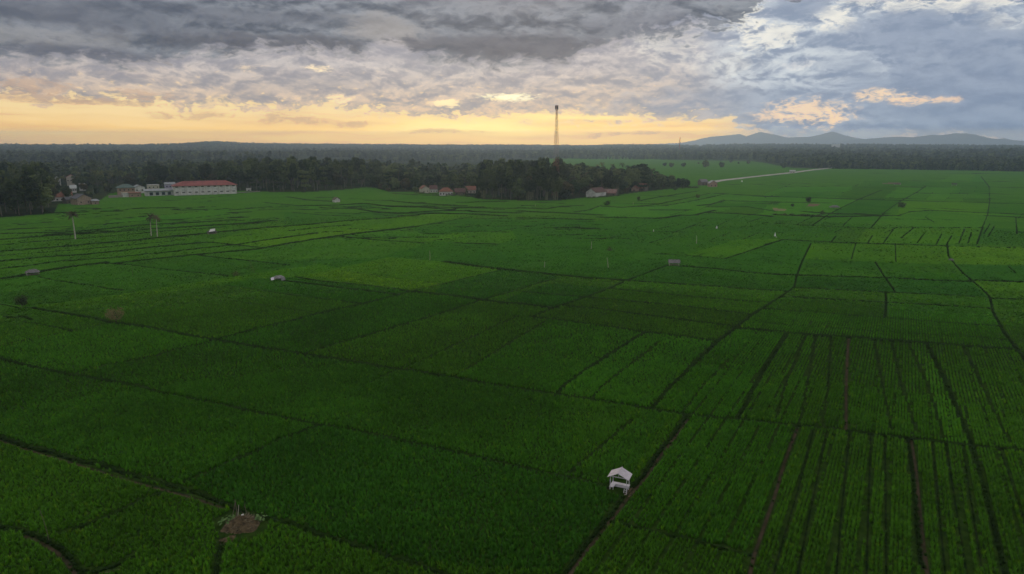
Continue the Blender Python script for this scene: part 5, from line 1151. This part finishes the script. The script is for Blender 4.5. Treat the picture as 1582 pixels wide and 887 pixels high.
# ------------------------------------------------------------------ field huts
def hut(label, px_, py_, wid_, dep, eave, ridge, rmat, yaw, kind_='gx', extra=None):
    q = G(px_, py_); e = empty('field_hut', (q.x, q.y, .05), -math.atan2(q.x, q.y) + yaw); tag(e, label, 'hut', 'huts out in the fields'); w2, d2 = wid_ / 2, dep / 2
    if kind_ == 'gx':
        MB().slab([(-w2, -d2 - .3, eave), (w2, -d2 - .3, eave), (w2, 0, ridge), (-w2, 0, ridge)], .08).build('roof_panel', rmat, e); MB().slab([(-w2, .004, ridge), (w2, .004, ridge), (w2, d2 + .3, eave), (-w2, d2 + .3, eave)], .08).build('roof_panel', rmat, e)
    elif kind_ == 'shed':
        MB().slab([(-w2, -d2 - .2, eave), (w2, -d2 - .2, eave), (w2 * .9, d2 + .2, ridge), (-w2 * .9, d2 + .2, ridge)], .08).build('roof_panel', rmat, e)
    else:                                   # rounded, sagging thatch
        V, F = [], []; nx_, ny_ = 14, 10; r = random.Random(8)
        for s_, off in ((1, 0), (0, -.14)):
            for j in range(ny_ + 1):
                for i in range(nx_ + 1):
                    u, v = i / nx_ * 2 - 1, j / ny_ * 2 - 1; zz = eave + (ridge - eave) * max(0, (1 - abs(u) ** 2.4)) * max(0, (1 - abs(v) ** 1.6)) + r.uniform(-.14, .12)
                    V.append((u * w2 * (1 - .12 * v * v) + r.uniform(-.06, .06), v * (d2 + .3) * (1 - .25 * u * u), zz + off))
        m_ = (nx_ + 1) * (ny_ + 1)
        for j in range(ny_):
            for i in range(nx_):
                a = j * (nx_ + 1) + i; F.append((a, a + 1, a + nx_ + 2, a + nx_ + 1)); F.append((m_ + a, m_ + a + nx_ + 1, m_ + a + nx_ + 2, m_ + a + 1))
        for i in range(nx_): F.append((i, m_ + i, m_ + i + 1, i + 1)); a = ny_ * (nx_ + 1) + i; F.append((a, a + 1, m_ + a + 1, m_ + a))
        for j in range(ny_): a = j * (nx_ + 1); F.append((a, a + nx_ + 1, m_ + a + nx_ + 1, m_ + a)); a += nx_; F.append((a, m_ + a, m_ + a + nx_ + 1, a + nx_ + 1))
        link('roof', mesh_from('roof', V, F, rmat), e)
    for sx in (-1, 1):
        for sy in (-1, 1): MB().tube((sx * w2 * .8, sy * d2 * .8, -.1), (sx * w2 * .8, sy * d2 * .8, eave + .08), .07, .06, 6).build('post', LIGHTWOOD, e)
    MB().box(-w2 * .82, w2 * .82, -d2 * .8, d2 * .8, .62, .72).build('platform', TIMBER, e)
    return e
hut('small grey gable-roofed hut on posts by the mid-field bank corner', 1041, 412.5, 3.9, 2.0, 1.45, 2.5, THATCH, .12)
hut('grey thatched stilt hut near the left edge on a dark bank', 51, 427.5, 3.9, 2.4, 1.5, 2.35, THATCH, .1, 'round')
e = hut('low hut draped in grey tarpaulin at the left end of the yellow-green plot', 430.5, 434.5, 3.3, 1.9, 1.15, 1.75, plain('tarpaulin', (.26, .255, .25), .8, .3, 2.0), .35, 'round')
MB().slab([(.3, -1.35, .2), (1.7, -1.2, .25), (1.6, -.9, 1.25), (.4, -1.0, 1.3)], .03).build('hanging_sheet', plain('tarpaulin', (.34, .33, .33)), e)
MB().slab([(-2.6, -1.0, .7), (-1.7, -1.2, .8), (-1.6, -.3, 1.5), (-2.4, -.2, 1.3)], .03).build('pale_sheet', WPAINT, e)
e = hut('dark hut with one shiny pale roof sheet in the left terraces', 328, 363.5, 4.4, 3.0, 1.5, 2.5, plain('dark_thatch', (.09, .08, .075), .95, .3), .2, 'round')
MB().slab([(-1.6, -1.5, 1.75), (.9, -1.7, 2.05), (1.5, -.1, 3.0), (-.7, .1, 2.75)], .05).build('pale_sheet', WHITE, e)
hut('little brown tarpaulin hut in the far right fields', 1474, 288, 5, 3, 2, 3.2, plain('dark_thatch', (.09, .08, .075)), 0)
hut('low greyish shack beside the bare patch in the right fields', 1289, 322.5, 6.5, 3.2, 1.1, 2.2, THATCH, .2, 'round')
hut('brownish shack on the bare strip in the far right fields', 1386, 286.5, 7, 3.2, 1.4, 2.6, plain('brown_thatch', (.14, .10, .09), .95, .3), .1, 'round')
hut('tiny grey shack on the winding bank in the right fields', 1469, 404.5, 1.7, 1.2, .7, 1.1, THATCH, .4, 'round')

# ------------------------------------------------------------------ stakes and bird scarers
for (a, b_, top, lx, lb) in ((664, 404.5, 388.5, 0, 'tall pale bamboo stake standing alone in mid field'), (840.5, 415.5, 405, .2, 'short pale bamboo stake, left of the pair of tall ones'), (913, 387.5, 374, .1, 'bamboo stake left of the little shrub'), (939.5, 415.5, 399, -.5, 'leaning bamboo stake nearest the thatched hut\'s bank'), (1075.5, 378.5, 365, 0, 'pale stake upslope of the grey gable-roofed hut'),
                             (205, 429.5, 412, 0, 'thin grey pole left of the low dark shrub'), (393, 423.5, 406, -.9, 'thin leaning pole left of the tarpaulin hut, topped highest'), (389, 422.5, 403.5, -.5, 'thin pole close beside the leaning one near the tarpaulin hut'), (123, 440.5, 432, -.3, 'short thin stick by the bank right of the stilt hut'), (485, 408.5, 401, 0, 'faint short stick above the yellow-green plot'), (76, 838, 788, -.55, 'very thin tall pole at the bank in the lower left corner'),
                             (827, 320, 316, 0, 'tiny pale post before the dark grove'), (978, 318, 312.5, 0, 'tiny white post in the terraces below the orange-roofed house')):
    q = G(a, b_); k = pm(q); faint = 'thin' in lb or 'faint' in lb
    stick('bamboo_stake', lb, 'stake', a, b_, (b_ - top) / k / .93, lx, .1, (.05 if faint else .12) if b_ < 700 else .03, TIMBER if faint else LIGHTWOOD, 'stakes in the fields')
def scarer(label, px_, py_, hm, rr_, arm=False):
    q = G(px_, py_); e = empty('bird_scarer', (q.x, q.y, 0)); tag(e, label, 'bird scarer', 'white cloths on stakes'); MB().tube((0, 0, -.2), (0, 0, hm), .05, .04).build('stake', LIGHTWOOD, e)
    V, F = [], []; n = 10
    for j in range(6):
        t = j / 5
        for i in range(n): a = 2 * math.pi * i / n; k = rr_ * (.25 + .75 * t) * (1 + .2 * math.sin(3 * a + j)); V.append((k * math.cos(a), k * math.sin(a) * .6, hm * (1.02 - .62 * t)))
    for j in range(5):
        for i in range(n): a = j * n + i; b2 = j * n + (i + 1) % n; F.append((a, b2, b2 + n, a + n))
    link('cloth', mesh_from('cloth', V, F, CLOTH, True), e)
    if arm: MB().slab([(.1, -.1, .45), (1.0, -.1, .4), (1.0, .2, .75), (.1, .2, .8)], .03).build('trailing_cloth', CLOTH, e)
scarer('small white cloth scarer in mid field, leftmost of the white ones', 1009.5, 359.5, 1.5, .25); scarer('leaning white cloth scarer, second of the white ones from the left', 1107, 355.5, 2.0, .4); scarer('white scarer with a trailing cloth at its foot, rightmost of the white ones', 1197, 368.5, 2.6, .4, True)
scarer('tiny white scarer in the fields below the far road', 1146, 282.5, 2.6, .9)

# ------------------------------------------------------------------ hedge row across the right fields and scrub along roads
def scrub(name, label, a, b_, n, hmin, hmax, seed, grp):
    r = random.Random(seed)
    V = []; lobes = []
    p0, p1 = G(*a), G(*b_)
    for i in range(n):
        q = p0.lerp(p1, (i + r.random() * .6) / n) - p0; h_ = r.uniform(hmin, hmax); lobes.append((q.x + r.uniform(-1, 1), q.y + r.uniform(-1, 1), h_ * .5, h_ * .9, h_ * .6))
    o = link(name, leaf_mesh(name, lobes, n * 70, .3, seed, LEAF['dark'], .3), None, p0); tag(o, label, 'hedge')
scrub('hedge', 'dark broken hedge line below the bare patch in the right fields', (1198, 333.4), (1272, 336.4), 22, .9, 1.7, 3, None)
scrub('hedge', 'long low dark hedge at the foot of the far right wood', (1300, 259), (1640, 260), 90, 2.0, 4.0, 4, None)
scrub('hedge', 'dark hedge along the right end of the village', (1012, 293.3), (1080, 292), 26, 1.8, 3.2, 6, None)
scrub('hedge', 'rough undergrowth at the foot of the middle houses', (640, 299.6), (740, 306), 30, 1.2, 2.6, 7, None)
scrub('hedge', 'undergrowth in front of the white gable house', (912, 307.4), (958, 303.6), 20, 1.0, 2.0, 8, None)

# ------------------------------------------------------------------ haze
HB = 15200
hz = MB().box(-HB, HB, -HB, HB, -1.2, 345); ho = hz.build('haze', None)
hm_ = bpy.data.materials.new('haze'); hm_.use_nodes = True; nt = hm_.node_tree; nt.nodes.clear()
oo = nt.nodes.new('ShaderNodeOutputMaterial'); pv = nt.nodes.new('ShaderNodeVolumePrincipled'); pv.inputs['Color'].default_value = (.62, .81, 1.0, 1); pv.inputs['Density'].default_value = HAZE; pv.inputs['Anisotropy'].default_value = .6
nt.links.new(pv.outputs[0], oo.inputs['Volume']); ho.data.materials.append(hm_); tag(ho, kind='stuff')
